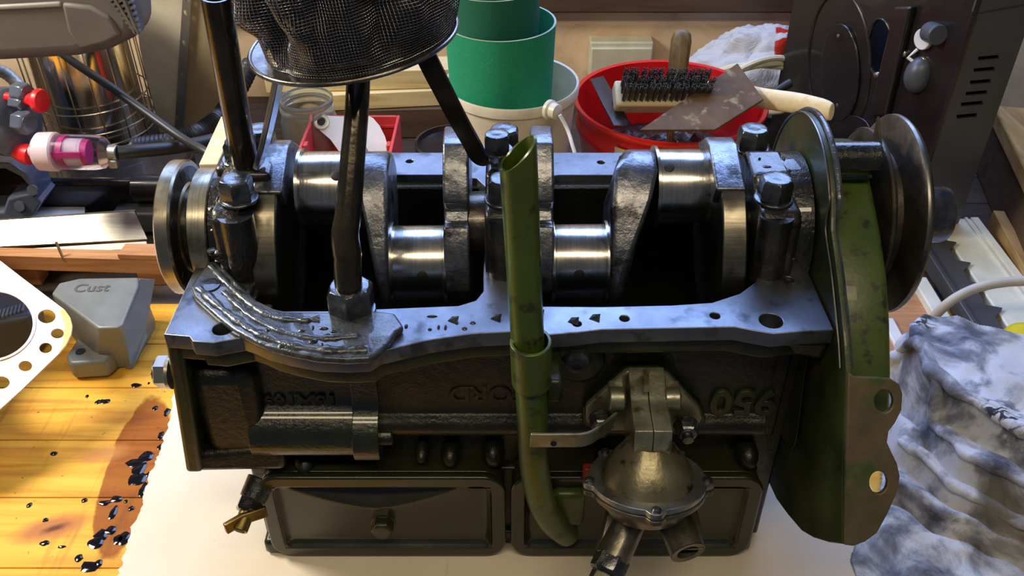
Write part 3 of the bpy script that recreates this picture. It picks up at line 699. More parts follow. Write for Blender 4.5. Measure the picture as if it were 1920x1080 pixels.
# --- brass drain tap
p0 = PY(492, 900, .492); p1 = PY(472, 938, .478); p2 = PY(449, 996, .455)
dt = MB(); dt.cyl(p0, p1, .0125, .0105)
tapo = dt.build('drain_tap', M['oily'], eng, bev=.001)
MB().hexbolt(p1, p2-p1, .0105, .010).build('tap_hexagon', M['oily'], tapo)
MB().tube([p1, p1.lerp(p2, .5), p2], .0062, 18).build('tap_spout', M['brass'], tapo, bev=.0006)
MB().lathe([(0, .0042), (.0004, .0042)], p2, p2-p1, 16).build('spout_bore', M['cav'], tapo)
q0, q1 = PY(422, 992, .452), PY(500, 958, .470)
MB().strap([q0, q0.lerp(q1, .4)+Vector((0, .003, 0)), q1], (0, .3, 1), .0095, .0045).build('tap_lever', M['brass'], tapo, bev=.001)

# --- fuel pump
PXc = PY(1213, 905, .435); PC = Vector((PXc.x, .435, .153)); pu = Vector((0, sin(R(16)), cos(R(16)))); px_ = Vector((1, 0, 0)); py_ = pu.cross(px_)
pump = MB()
fo = [(1175,688),(1233,687),(1252,696),(1310,757),(1316,776),(1300,800),(1110,800),(1097,780),(1098,754),(1166,694)]
m4 = basis((0, .486, 0), (1, 0, 0), (0, 0, 1))
pump.prism([PY(u, v, .490) for u, v in fo], (0, -.005, 0))
fp = pump.build('fuel_pump', M['pump'], eng, bev=.0012)
fo2 = [((u-1210)*1.05+1210, (v-745)*1.06+745) for u, v in fo]
MB().prism([PY(u, v, .496) for u, v in fo2], (0, -.006, 0)).build('pump_spacer', M['blockgreen'], fp, bev=.001)
nk = prof2([(.437, .158), (.4325, .172), (.4310, .190), (.4335, .2035), (.4375, .2058), (.459, .2058), (.468, .2085), (.486, .2150)], 5) + [(.489, .2150), (.489, .165)]
for xa, xb in ((-.0128, -.00025), (.00025, .0128)):
    MB().prism([(PC.x+xa, y, z) for y, z in nk], (xb-xa, 0, 0)).build('pump_neck', M['pump'], fp, bev=.0016, seg=3)
MB().strap([PY(1211, 697, .484), PY(1212, 728, .464)], (1, 0, 0), .0035, .006).build('neck_fin', M['pump'], fp)
for u in (1156, 1259):
    p = PY(u, 747, .47); MB().cyl(p+Vector((-.0055, 0, 0)), p+Vector((.0055, 0, 0)), .0085).build('pivot_boss', M['pump'], fp, bev=.001)
    p = PY(u, 740, .48); MB().box(p, (.012, .018, .014)).build('pivot_boss', M['pump'], fp, bev=.002)
for u, v in ((1126, 778), (1284, 790)):
    p = PY(u, v, .484); MB().cyl(p, p+Vector((0, -.018, -.002)), .0042).build('mounting_stud', M['bolt'], fp); MB().hexbolt(p+Vector((0, -.004, 0)), (0, -1, 0), .0085, .008, .0095).build('mounting_nut', M['bolt'], fp)
MB().lathe([(.004, .0335), (.008, .0328), (.014, .0302), (.021, .0255), (.028, .0200), (.034, .0155)], PC, pu, 56).build('pump_dome', M['pumpdome'], fp)
def lobed(r0, r1, angs, n=180):
    out = []
    for i in range(n):
        t = 360*i/n; k_ = 0
        for a in angs:
            dd = abs((t-a+180) % 360-180); k_ = max(k_, math.exp(-(dd/7.5)**4))
        out.append(((r0+(r1-r0)*k_)*cos(R(t)), (r0+(r1-r0)*k_)*sin(R(t))))
    return out
angs = (188, 270, 352, 50, 130)
mfl = basis(PC, px_, py_)
for off, th, mt, sc, nm in ((.0030, .0040, 'pumpring', 1, 'diaphragm_flange'), (.0003, .0012, 'pumplower', .985, 'diaphragm'), (-.0024, .0036, 'pumplower', 1, 'lower_flange')):
    mm = mfl.copy(); mm.translation = PC + pu*off
    plate([[(x*sc, y*sc) for x, y in lobed(.0418, .0470, angs)]], mm, th, .0006).build(nm, M[mt], fp)
for a in angs:
    p = PC + (px_*cos(R(a)) + py_*sin(R(a)))*.0422; MB().lathe([(.004, .0034), (.0066, .0034), (.0076, .0022)], p, pu, 14).build('flange_screw', M['bolt'], fp)
MB().lathe([(-.004, .0370), (-.010, .0355), (-.020, .0290), (-.028, .014)], PC, pu, 48).build('pump_lower_body', M['pumplower'], fp)
def port(name, path, r, mat=M['pumplower']): return MB().tube(catmull(path, 6), r, 24).build(name, mat, fp, bev=.0006)
a0, a1 = PY(1182, 972, .43), PY(1148, 1048, .405)
port('outlet_port', [a0, a0.lerp(a1, .5), a1], .0125)
MB().prism([a0+Vector((-.017, 0, .004)), a0+Vector((.016, 0, .004)), a1+Vector((.0118, 0, 0)), a1+Vector((-.0118, 0, 0))], (0, .009, -.002)).build('port_web', M['pumplower'], fp, bev=.001)
dd = (a1-a0).normalized()
MB().hexbolt(a1-dd*.002, dd, .0135, .014).build('union_nut', M['bolt'], fp, bev=.0006)
MB().hexbolt(a1+dd*.012, dd, .0105, .016).build('pipe_union', M['pumplower'], fp, bev=.0006)
b0, b1 = PY(1262, 968, .43), PY(1290, 1036, .402)
bt = MB(); bp = [b0, b0.lerp(b1, .5), b1]
bt.tube(bp, .0128, 28, cap=False); bt.tube(bp, .0082, 28, cap=False); d_ = (b1-b0).normalized(); bt.lathe([(0, .0082), (.0004, .0128)], b1, d_, 28, cap=False)
bt.build('inlet_port', M['pumplower'], fp)
MB().lathe([(-.012, .0081), (-.0119, .001)], b1, d_, 24).build('inlet_bore', M['cav'], fp)
MB().prism([b0+Vector((-.018, 0, .004)), b0+Vector((.018, 0, .004)), b1+Vector((.0122, 0, .002)), b1+Vector((-.0122, 0, .002))], (0, .010, -.002)).build('port_web', M['pumplower'], fp, bev=.001)
# priming lever: flat bar reaching left across the tube
MB().strap(catmull([PY(994, 825, .4265), PY(1050, 825, .4275), PY(1098, 823, .430), PY(1128, 806, .440), PY(1150, 790, .455)], 6), (0, -.2, 1), .0155, .0022).build('priming_lever', M['pump'], fp, bev=.0006)
p = PY(1038, 832, .4255); MB().lathe([(0, .0022), (.0004, .0020)], p, (0, -1, .2), 14).build('lever_hole', M['cav'], fp)

# --- front mounting plate (square to the crank), timing cover, pulley
XP = .2215
def arc(cy, cz, r, a0_, a1_, n=20): return [(cy+r*cos(R(a0_+(a1_-a0_)*i/n)), cz+r*sin(R(a0_+(a1_-a0_)*i/n))) for i in range(n+1)]
def proj(u, v, x): q = PX(u, v, x); return (q.y, q.z)
PZC = .274
yz = arc(AY, PZC, .082, 0, 140, 22) + [proj(1563, 430, XP), proj(1573, 500, XP), proj(1581, 570, XP), proj(1588, 640, XP), proj(1592, 695, XP), proj(1590, 760, XP), proj(1586, 850, XP), proj(1584, 930, XP), proj(1585, 1020, XP)] + \
     [proj(u, v, XP) for u, v in ((1560, 1017), (1530, 1008), (1508, 995), (1482, 965), (1460, 935), (1444, 900))] + [(.56, .045), (.66, .045), (AY+.082, .12)]
MYZ = Matrix(((0, 0, 1, XP), (1, 0, 0, 0), (0, 1, 0, 0), (0, 0, 0, 1)))
mp = plate([yz], MYZ, .0042, .0008).build('mounting_plate', M['plategreen'], eng)
# bright worn gasket edge of the plate
yz2 = [(y+.0012, z-.0012) for y, z in yz[:26]]
MYZ2 = MYZ.copy(); MYZ2.translation = (XP+.0040, 0, 0)
ring2 = arc(AY, PZC, .0828, -20, 140, 30)
e1 = [PX(u, v, XP+.0035) for u, v in ((1566, 430), (1576, 500), (1584, 570), (1591, 640), (1594, 690))]
path = [Vector((XP+.0035, y, z)) for y, z in ring2[4:]] + e1
MB().tube(catmull(path, 3), .0022, 8).build('gasket_edge', M['gasket'], mp)
path = [Vector((XP-.0028, y, z)) for y, z in arc(AY, PZC, .0812, 0, 140, 26)] + [q - Vector((.0066, 0, 0)) for q in e1]
MB().tube(catmull(path, 3), .0009, 6).build('worn_edge', M['rimbright'], mp)
# engine mount ear: a tab bent to face the front, two holes
E0 = PX(1592, 695, XP); E1 = PX(1585, 1020, XP); en = Vector((1, 0, 0)).cross((E0-E1).normalized())
m4 = basis(E0, (1, 0, 0), (E0-E1))
if m4.col[2].xyz.dot(CAM-E0) < 0: pass
tab_px = [(1588, 696),(1600, 705),(1640, 706),(1668, 709),(1684, 720),(1690, 738),(1688, 768),(1676, 792),(1664, 808),(1661, 828),(1670, 848),(1680, 868),(1685, 892),(1681, 918),(1662, 962),(1642, 998),(1620, 1014),(1598, 1022),(1582, 1020)]
tn = m4.col[2].xyz
lp = to2([PP(u, v, E0, tn) for u, v in tab_px], m4)
h1 = to2([PP(1655+18*cos(t), 751+21*sin(t), E0, tn) for t in [2*pi*i/20 for i in range(20)]], m4)
h2 = to2([PP(1645+17*cos(t), 903+21*sin(t), E0, tn) for t in [2*pi*i/20 for i in range(20)]], m4)
plate([lp, h1, h2], m4, .0046, .001).build('mount_ear', M['mount'], mp)
# timing cover: pressed green housing beyond the plate
tcv = arc(AY+.006, PZC-.004, .062, 0, 120, 18) + [proj(1634, 340, .262), proj(1652, 430, .262), proj(1665, 520, .262), proj(1670, 610, .262), proj(1672, 700, .262), proj(1668, 800, .262)] + [(.47, .13), (.60, .12), (AY+.068, .18)]
MYZ3 = MYZ.copy(); MYZ3.translation = (.2450, 0, 0)
tcov = plate([tcv], MYZ3, .036, .006).build('timing_cover', M['tubegreen'], eng)
p = PX(1602, 296, .244); MB().tube([p+Vector((-.018, 0, 0)), p+Vector((.017, 0, 0))], lambda t: .0118+.0006*sin(t*9), 22).build('seal_boss', M['oily'], tcov, bev=.002)
pl = MB()
pl.lathe([(.266, .022), (.2725, .030), (.2745, .060), (.2765, .0662), (.2790, .0668), (.2805, .0655), (.2850, .052), (.2905, .052), (.2955, .0745), (.2970, .0765), (.3000, .0768), (.3020, .0755), (.3035, .05), (.306, .028)], (-.006, AY+.006, AZ+.006), XA, 96)
pul = pl.build('crank_pulley', M['pulley'], eng, ang=30)
MB().lathe([(.2968, .07655), (.2975, .07705), (.2995, .0772), (.3002, .0768)], (-.006, AY+.006, AZ+.006), XA, 96, cap=False).build('worn_rim', M['rimbright'], pul)
MB().lathe([(.2762, .0664), (.2770, .0671), (.2784, .0671), (.2790, .0668)], (-.006, AY+.006, AZ+.006), XA, 96, cap=False).build('worn_rim', M['pulley'], pul)
MB().lathe([(.304, .0235), (.340, .0225), (.345, .021), (.345, .012)], (-.006, AY+.006, AZ+.006), XA, 36).build('starter_dog', M['bolt'], pul, bev=.001)
MB().lathe([(.304, .036), (.318, .034)], (-.006, AY+.006, AZ+.006), XA, 6).build('dog_hexagon', M['pulley'], pul, bev=.001)
q0, q1, q2 = PX(1629, 300, .262), PX(1644, 218, .262), PX(1652, 300, .262)
MB().prism([q0, q1, q2], (.002, .0, 0)).build('timing_pointer', M['blockgreen'], tcov)

# ------------------------------------------------------------------ BACKGROUND: centre
def build1(mb, name, mat, label, cat, group=None, **kw): return tag(mb.build(name, M[mat], None, **kw), label, cat, group)
# white bucket with rolled abrasive sheets
WB = PD(960, 150, 1.06); wr, wz = .0790, WB.z
wb = thing('white_bucket', 'cream-white plastic bucket with wire handle, holding rolled green sheets', 'bucket', (WB.x, WB.y, 0))
m_ = MB(); m_.lathe([(.0005, .058), (wz-.012, .0755), (wz-.012, .0785), (wz-.002, wr), (wz, wr-.001), (wz-.001, wr-.0035), (.006, .055), (.005, .001)], (WB.x, WB.y, 0), (0, 0, 1), 64)
m_.build('bucket_shell', M['bucketwhite'], wb, ang=50)
lug = PD(1046, 214, .985); MB().lathe([(0, .011), (.004, .011), (.006, .009), (.013, .0085), (.014, .007)], lug + Vector((-.010, .012, 0)), (.75, -.66, .05), 24).build('handle_lug', M['bucketwhite'], wb)
l2 = lug + Vector((.002, -.002, 0))
MB().tube(catmull([l2, l2+Vector((.008, -.004, -.014)), PD(1072, 268, .985), PD(1078, 300, .985), PD(1060, 345, .985), PD(960, 400, .95), PD(860, 330, 1.0), PD(838, 240, 1.05)], 6), .0021, 8).build('wire_handle', M['white'], wb)
def roll(cx, cy, z0, z1, r0, r1, name, label, mt='abrasive'):
    mb = MB(); th = .0022
    mb.lathe([(z0, r0), (z1, r1)], (cx, cy, 0), (0, 0, 1), 64, cap=False)
    mb.lathe([(z0, r0-th), (z1, r1-th)], (cx, cy, 0), (0, 0, 1), 64, cap=False)
    o = mb.build(name, M[mt], None); tag(o, label, 'abrasive sheet', 'rolled green abrasive sheets')
    MB().lathe([(z1, r1-th), (z1+.0003, r1-th*.5), (z1, r1+.0002)], (cx, cy, 0), (0, 0, 1), 64, cap=False).build('sheet_edge', M['abrasiveback'], o)
    return o
zr = lambda u, v, y: PY(u, v, y).z
roll(WB.x-.013, WB.y-.002, .007, zr(900, 77, WB.y-.062), .0535, .0625, 'abrasive_roll', 'widest bright green rolled sheet, lowest and outermost in the white bucket')
roll(WB.x-.022, WB.y-.004, .0075, zr(880, 4, WB.y-.058), .047, .0530, 'abrasive_roll', 'middle green rolled sheet, coloured darker for shade, standing inside the widest green roll', 'abrasiveshade')
roll(WB.x-.025, WB.y-.003, .0080, zr(880, -60, WB.y-.05), .038, .0460, 'abrasive_roll', 'innermost green rolled sheet, its rim above the other two rolls', 'abrasiveshade')

# red bucket and what stands in it
RC = PD(1256, 184, 1.127); rr_, rz_ = .1205, RC.z
rbk = thing('red_bucket', 'large glossy red plastic bucket full of tools and scraps', 'bucket', (RC.x, RC.y, 0))
MB().lathe([(.0005, .092), (rz_-.040, .112), (rz_-.036, .1155), (rz_-.028, .1155), (rz_-.022, .1125), (rz_-.010, .1165), (rz_-.003, rr_), (rz_, rr_-.001), (rz_-.001, rr_-.006), (.012, .088), (.011, .001)], (RC.x, RC.y, 0), (0, 0, 1), 80).build('bucket_shell', M['bucketred'], rbk, ang=50)
def patch(u0, u1, z0, z1, r, col, nm, n=14):
    a0_ = math.asin(max(-1, min(1, ((u0-1256)/F*1.06)/.112))); a1_ = math.asin(max(-1, min(1, ((u1-1256)/F*1.06)/.112)))
    mb = MB(); mb.grid(lambda a, c: Vector((RC.x + r(z0+(z1-z0)*c)*sin(a0_+(a1_-a0_)*a), RC.y - r(z0+(z1-z0)*c)*cos(a0_+(a1_-a0_)*a), z0+(z1-z0)*c)), n, 4); return mb.build(nm, M[col], rbk)
rw = lambda z: .1163
patch(1140, 1243, rz_-.056, rz_-.020, rw, 'cream', 'label')
qc = 1172; rw2 = lambda z: rw(z)+.0004
aq = math.asin(((qc-1256)/F*1.06)/.112)
mb = MB(); cz = rz_-.036
for i in range(28):
    pass
ringp = []
for i in range(29):
    t = 2*pi*i/28; a_ = aq + .0085*cos(t)/.112; z_ = cz + .0085*sin(t); ringp.append(Vector((RC.x + rw2(z_)*sin(a_), RC.y - rw2(z_)*cos(a_), z_)))
MB().tube(ringp, .0014, 6).build('label_ring', M['redknob'], rbk)
# scouring brush lying bristles up
BC = PD(1242, 182, 1.075); bx_ = Vector((1, .06, -.03)).normalized(); by_ = Vector((0, .83, .56)); by_ = (by_-bx_*by_.dot(bx_)).normalized(); bz_ = bx_.cross(by_)
brush = thing('scrubbing_brush', 'wooden block brush with dark bristles up, lying in the red bucket', 'brush', tuple(BC))
mr = Matrix((bx_, by_, bz_)).transposed()
MB().box(BC, (.116, .034, .020), mr).build('brush_block', M['brushwood'], brush, bev=.003, seg=3)
random.seed(11); tf = MB()
for i in range(15):
    for j in range(3):
        o_ = BC + bx_*(-.049+.098*i/14) + by_*(-.010+.010*j) + bz_*.0095
        lean = bx_*random.uniform(-.003, .003)
        for k in range(14):
            t_ = 2*pi*k/14; rr0 = .0016*(k % 3)/2 + .0006
            e_ = o_ + bx_*cos(t_)*rr0 + by_*sin(t_)*rr0; tip = e_ + bz_*random.uniform(.030, .034) + lean + (bx_*cos(t_) + by_*sin(t_))*.0016
            tf.cyl(e_, tip, .0007, .0005, 4)
br_ = tf.build('bristles', M['bristle'], brush); br_['kind'] = 'stuff'
# tool handle standing behind the brush
h0, h1 = PD(1262, 205, 1.13), PD(1279, 62, 1.115)
hd = MB(); ax_ = (h1-h0); L_ = ax_.length
hd.lathe([(-.11, .004), (0, .004), (0, .009), (.02, .0095), (L_*.55, .0125), (L_*.9, .0130), (L_, .011), (L_+.004, .006)], h0, ax_, 8, squash=.8)
build1(hd, 'tool_handle', 'handle', 'worn dark wooden tool handle standing upright behind the brush', 'tool', bev=.001)
# rusty plate and dark strip
pv_ = [PD(1200, 243, 1.015), PD(1383, 118, 1.075), PD(1432, 186, 1.04), PD(1342, 238, 1.01)]
nn = (pv_[1]-pv_[0]).cross(pv_[2]-pv_[0]).normalized()
pv_ = [p - nn*(p-pv_[0]).dot(nn) for p in pv_]
build1(MB().prism(pv_, nn*.003), 'rusty_plate', 'rust', 'rusty brown sheet steel offcut slanting out of the red bucket', 'metal plate', bev=.0008)
pv_ = [PD(1106, 148, 1.12), PD(1132, 142, 1.12), PD(1186, 236, 1.05), PD(1150, 236, 1.05)]
build1(MB().prism(pv_, (0, .008, -.004)), 'steel_strip', 'blackbox', 'dark steel strip leaning at the left inside the red bucket', 'metal strip', bev=.001)
q0, q1 = PD(1440, 186, 1.06), PD(1560, 210, 1.0)
build1(MB().tube(catmull([q0-(q1-q0)*.4, q0, q0.lerp(q1, .5)+Vector((0, 0, .002)), q1], 5), lambda t: .0125 if t < .9 else .0125*(1-(t-.9)*2.2), 18, flat=.55, ref=(0, 0, 1)), 'wooden_stick', 'brushwood', 'pale wooden stick with rounded end sticking out right of the red bucket', 'stick', bev=.001)
q0, q1 = PD(1441, 178, 1.12), PD(1482, 155, 1.12)
build1(MB().tube([q0-(q1-q0)*1.1, q0, q0.lerp(q1, .8), q1], lambda t: .0035 if t < .5 else .0055, 12), 'black_tool_grip', 'black', 'short black rod with thick tip beside the rusty plate corner', 'tool')
def scrapf(a, c):
    t = 2*pi*a; q = Vector((cos(t)*c*.098, sin(t)*c*.098, 0)); n_ = noise.noise(q*38)*.020 + noise.noise(q*90)*.010
    return Vector((RC.x, RC.y, 0)) + q + Vector((0, 0, .082 + n_*(1-c**4)))
sc_ = MB(); sc_.grid(scrapf, 60, 20, True); sc_.lathe([(.014, .086), (.082, .098)], (RC.x, RC.y, 0), (0, 0, 1), 60, cap=False)
build1(sc_, 'oily_scrap', 'scrap', 'dark lumpy oily scrap filling the red bucket below the brush', 'scrap')
# cable coil and carrier bag behind the bucket
cc = PY(1432, 160, 1.205)
mb = MB()
for k, (r1_, r2_, dy) in enumerate(((.060, .040, 0), (.052, .036, .008), (.064, .034, .014))):
    pts = [cc + Vector((r1_*cos(t), dy + .010*sin(2*t+k), r2_*sin(t)-.004*k)) for t in [2*pi*i/40 for i in range(38)]]
    mb.tube(pts, .0042, 8)
b_ = thing('cable_coil', 'off-white electric cable coiled behind the red bucket', 'cable', (cc.x, cc.y, 0))
for k, (r1_, r2_, dy) in enumerate(((.060, .040, 0), (.052, .036, .010), (.066, .034, .020))):
    pts = [cc + Vector((r1_*cos(t), dy + .012*sin(2*t+k), r2_*sin(t)-.004*k)) for t in [.3*k+2*pi*i/40 for i in range(40)]]
    MB().tube(pts, .0042, 8).build('cable_loop', M['cream'], b_)
bc = PY(1425, 120, 1.318)
def bag(a, c):
    t = 2*pi*a; p_ = -pi/2+pi*c; d = Vector((cos(p_)*cos(t), cos(p_)*sin(t), sin(p_)))
    n_ = noise.noise(d*2.2+Vector((4, 1, 2)))*.22 + noise.noise(d*5.5)*.10 + abs(noise.noise(d*9))*.06
    q = Vector((d.x*.100, d.y*.055, d.z*.072))*(1+n_); return Vector((bc.x, bc.y, .075)) + q
build1(MB().grid(bag, 72, 44, True), 'carrier_bag', 'bag', 'crumpled translucent white plastic bag with red print by the wall', 'bag')
# junction box on the wall
jb = thing('junction_box', 'cream plastic junction box fixed to the wooden wall', 'junction box', tuple(PY(1163, 130, WALLY-.01)))
a_, b_ = PY(1107, 80, WALLY-.03), PY(1220, 150, WALLY-.03)
MB().box(((a_.x+b_.x)/2, WALLY-.014, (a_.z+b_.z)/2), (b_.x-a_.x, .028, a_.z-b_.z)).build('box_body', M['cream'], jb, bev=.003, seg=3)
MB().box(((a_.x+b_.x)/2, WALLY-.030, (a_.z+b_.z)/2-.003), (b_.x-a_.x-.004, .006, a_.z-b_.z-.010)).build('box_lid', M['cream'], jb, bev=.002, seg=3)
# lumber stacked behind
st = [(640, 150, 1.31, .036, 0, .30), (640, 168, 1.29, .02, 0, .34), (650, 196, 1.27, .03, 0, .36)]
lz = .0
for k, (wd_, ht_, ln_, dx_, ang_, lab) in enumerate(((.07, .048, .34, .00, .05, 'lowest wooden board of the small lumber pile behind the glass jar'), (.06, .026, .33, .012, .11, 'middle pale board of the small lumber pile behind the glass jar'), (.05, .030, .36, -.008, .07, 'topmost board of the small lumber pile behind the glass jar'))):
    build1(MB().box((-.178+dx_, 1.285, lz+ht_/2+.0008), (ln_, wd_, ht_), Matrix.Rotation(ang_, 3, 'Z')), 'wooden_board', ('darkwood' if k == 0 else 'pine'), lab, 'board', 'lumber pile', bev=.0015); lz += ht_+.0008
# glass jar
jc = PD(573, 182, 1.18); jr = .0375; jz = jc.z
jar = thing('glass_jar', 'empty clear glass jar standing behind the red box', 'jar', (jc.x, jc.y, 0))
MB().lathe([(.0006, .030), (.004, .036), (jz-.030, .037), (jz-.022, .034), (jz-.019, .0335), (jz-.018, .0355), (jz-.012, .0355), (jz-.011, .0338), (jz-.007, .0338), (jz-.006, .0350), (jz-.001, .0350), (jz, .0338), (jz-.001, .0322), (jz-.018, .0318), (jz-.032, .0345), (.008, .0335), (.006, .001)], (jc.x, jc.y, 0), (0, 0, 1), 48, cap=True).build('jar_body', M['glass'], jar, ang=60)
# red box with a white card and eyelet
rz2 = .125
c4 = [PZ(560, 272, rz2), PZ(734, 298, rz2), PZ(748, 213, rz2), PZ(583, 217, rz2)]
c4 = [Vector((p.x, p.y, 0)) for p in c4]; ce = sum(c4, Vector())/4; x0, x1 = -.268, -.142; y0, y1 = 1.000, 1.105
x0 = (c4[0].x+c4[3].x)/2; x1 = (c4[1].x+c4[2].x)/2; y0 = (c4[0].y+c4[1].y)/2 - .012; y1 = (c4[2].y+c4[3].y)/2
rbx = thing('red_plastic_box', 'open red plastic box holding a white quarter-round card', 'box', ((x0+x1)/2, (y0+y1)/2, 0))
tk = .004; mb = MB(); ym, xm_ = (y0+y1)/2, (x0+x1)/2
mb.box((xm_, ym, .003), (x1-x0-.008, y1-y0-.008, .005)).build('box_floor', M['redbox'], rbx)
for nm, c_, sz in (('box_wall', (x0+tk/2, ym, rz2/2), (tk, y1-y0, rz2-.001)), ('box_wall', (x1-tk/2, ym, rz2/2), (tk, y1-y0, rz2-.001)), ('box_wall', (xm_, y1-tk/2, rz2/2), (x1-x0-2*tk, tk, rz2-.001)), ('box_wall', (xm_, y0+tk/2, rz2/2-.014), (x1-x0-2*tk, tk, rz2-.030))):
    MB().box(c_, sz).build(nm, M['redbox'], rbx, bev=.001)
MB().box((xm_, y1-.0055, rz2-.014), (x1-x0-.008, .003, .003)).build('wall_ridge', M['redbox'], rbx)
for x_ in (x0+.0065, x1-.0065): MB().box((x_, ym-.02, rz2-.012), (.005, .012, .022)).build('wall_clip', M['redbox'], rbx, bev=.001)
A0 = Vector((xm_, y1-.012, rz2-.001)); cn = Vector((0, -.78, .62)).normalized()
cp_ = [(588, 226), (596, 219), (608, 217), (640, 219), (690, 217), (700, 222), (712, 236), (722, 256), (728, 276), (730, 300), (728, 320), (690, 330), (655, 310), (620, 262), (592, 238)]
cp3 = [PP(u, v, A0, cn) for u, v in cp_]
card = thing('white_card', 'white quarter-round card with a metal eyelet, leaning in the red box', 'card', tuple(cp3[10]))
MB().prism(cp3, cn*.0018).build('card_sheet', M['white'], card)
ey = PP(603, 229, A0, cn) + cn*.002
MB().lathe([(-.0002, .0105), (.0012, .0105), (.002, .0075), (.0012, .0052), (-.0002, .0052)], ey, cn, 28, cap=False).build('eyelet', M['galv'], card)
MB().lathe([(-.0001, .0052), (.0001, .001)], ey, cn, 20).build('eyelet_hole', M['cav'], card)
# low dark tin right of the red box, pale batten end left of the engine
build1(MB().lathe([(.0006, .052), (.055, .054), (.058, .054), (.059, .050), (.052, .048), (.05, .001)], (-.082, 1.13, 0), (0, 0, 1), 40), 'black_tin', 'blackbox', 'low round black tin between the red box and the white bucket', 'tin')
q0, q1 = PD(432, 225, 1.06), PD(392, 315, .98)
build1(MB().strap([q0, q1], (1, 0, 0), .020, .010), 'pale_batten', 'pine', 'pale thin batten end leaning behind the left end of the engine', 'batten', bev=.001)

# ------------------------------------------------------------------ BACKGROUND: right
ca = math.atan2(.38, .92); EX, EY = .492, .95
fx = Vector((cos(ca), sin(ca), 0)); fy = Vector((-sin(ca), cos(ca), 0))       # along the front, along the left side
HB = .345; FW, SD = .088, .285
hb = thing('metal_stove_casing', 'dark enamelled metal casing with round cut-out and side slots, on the right', 'casing', (EX, EY, 0))
O_ = Vector((EX, EY, 0))
LW = lambda s_, z, o=0: O_ + fy*s_ + Vector((0, 0, z)) - fx*o       # points on the left side face
def onside(u, v): return PP(u, v, O_, fx)
ms_ = basis(O_, -fy, (0, 0, 1))      # local x runs towards the front, z points left
if ms_.col[2].xyz.dot(fx) > 0: pass
side_out = [(-SD, .001), (-.0, .001), (-.0, HB), (-SD, HB)]
hole = to2([onside(1652+22*cos(t), 91+54*sin(t)) for t in [2*pi*i/28 for i in range(28)]], ms_)
plate([side_out, hole], ms_, .003).build('side_panel', M['blackbox'], hb)
zl = ms_.col[2].xyz
def disc_on(u, v, ru, rv, h, nm, mat='blackbox', ringonly=False):
    pts = to2([onside(u+ru*cos(t), v+rv*sin(t)) for t in [2*pi*i/40 for i in range(40)]], ms_)
    if ringonly:
        path = [ms_ @ Vector((x, y, 0)) + zl*.0015 for x, y in pts]; MB().tube(path+[path[0]], h, 8).build(nm, M[mat], hb)
    else:
        mm = ms_.copy(); mm.translation = O_ + zl*(.0015+h/2); plate([pts], mm, h, h*.45).build(nm, M[mat], hb)
side_sign = 1 if zl.dot(-fx) > 0 else -1
zl = zl*side_sign
disc_on(1580, 135, 36, 92, .004, 'embossed_disc'); disc_on(1576, 120, 58, 135, .0022, 'embossed_ring', ringonly=True); disc_on(1652, 91, 23, 56, .0016, 'cutout_rim', ringonly=True)
disc_on(1600, 255, 40, 40, .003, 'embossed_disc')
p = [onside(1690, 10), onside(1722, 10), onside(1672, 215), onside(1640, 215)]
MB().prism([q + zl*.0015 for q in p], zl*.010).build('panel_rib', M['blackbox'], hb, bev=.003, seg=3)
for u, v in ((1680, 60), (1681, 85), (1700, 100), (1578, 66), (1576, 196), (1735, 112), (1648, 140)):
    q = onside(u, v) + zl*.002; MB().lathe([(0, .004), (.003, .0036), (.004, .0015)], q, zl, 12).build('screw', M['boltbright'], hb)
q = onside(1738, 72) + zl*.002
MB().lathe([(0, .012), (.006, .012)], q, zl, 24).build('lamp_holder', M['white'], hb, bev=.001)
kx = (zl*.9 + Vector((0, 0, .05)) - fx*0).normalized(); q2 = PP(1747, 58, O_, fx) + zl*.004
MB().tube([q2, q2+Vector((.02, -.014, .004))+zl*.020], .0115, 22).build('valve_barrel', M['casegrey'], hb, bev=.0015)
q3 = PP(1725, 140, O_, fx) + zl*.002; MB().blob(q3, .016, .016, .022).build('solder_lump', M['casegrey'], hb)
MB().tube([onside(1724, 92)+zl*.003, onside(1718, 105)+zl*.012, onside(1735, 130)+zl*.003], .0022, 8).build('wire_lead', M['white'], hb)
# slotted front face
fo_ = [O_ + fx*(FW*a) + Vector((0, 0, z)) for a, z in ((0, .001), (1, .001), (1, HB), (0, HB))]
mf = basis(O_, fx, (0, 0, 1))
sl = []
for k, (ul, ur, v) in enumerate(((1832, 1871, 107), (1824, 1863, 129), (1817, 1856, 152), (1809, 1849, 173), (1800, 1841, 193), (1792, 1830, 216))):
    qs = [PP(a, b_, O_, (-fy)) for a, b_ in ((ul, v-1.5), (ur, v-5), (ur, v+2.5), (ul, v+6))]; sl.append(to2(qs, mf))
plate([[(0, .001), (FW, .001), (FW, HB), (0, HB)]] + sl, mf, .003, 0).build('slotted_panel', M['casegrey'], hb)
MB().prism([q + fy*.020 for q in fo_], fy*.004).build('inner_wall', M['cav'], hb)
MB().prism([O_ + fx*FW + fy*SD*a + Vector((0, 0, z)) for a, z in ((0, .001), (1, .001), (1, HB), (0, HB))], fx*.003).build('side_panel', M['casegrey'], hb)
MB().prism([O_ + fy*SD + fx*FW*a + Vector((0, 0, z)) for a, z in ((0, .001), (1, .001), (1, HB), (0, HB))], fy*.003).build('back_panel', M['blackbox'], hb)
lq = PP(1880, 14, O_, fy).z
MB().box(O_ + fx*(FW/2) + fy*(-.002) + Vector((0, 0, lq+.02)), (FW+.008, .006, .040), Matrix.Rotation(ca, 3, 'Z')).build('top_cap', M['casegrey'], hb, bev=.003, seg=3)
MB().tube([O_ - fy*.002 + Vector((0, 0, .002)), O_ - fy*.002 + Vector((0, 0, HB))], .004, 8).build('corner_bead', M['blackbox'], hb)
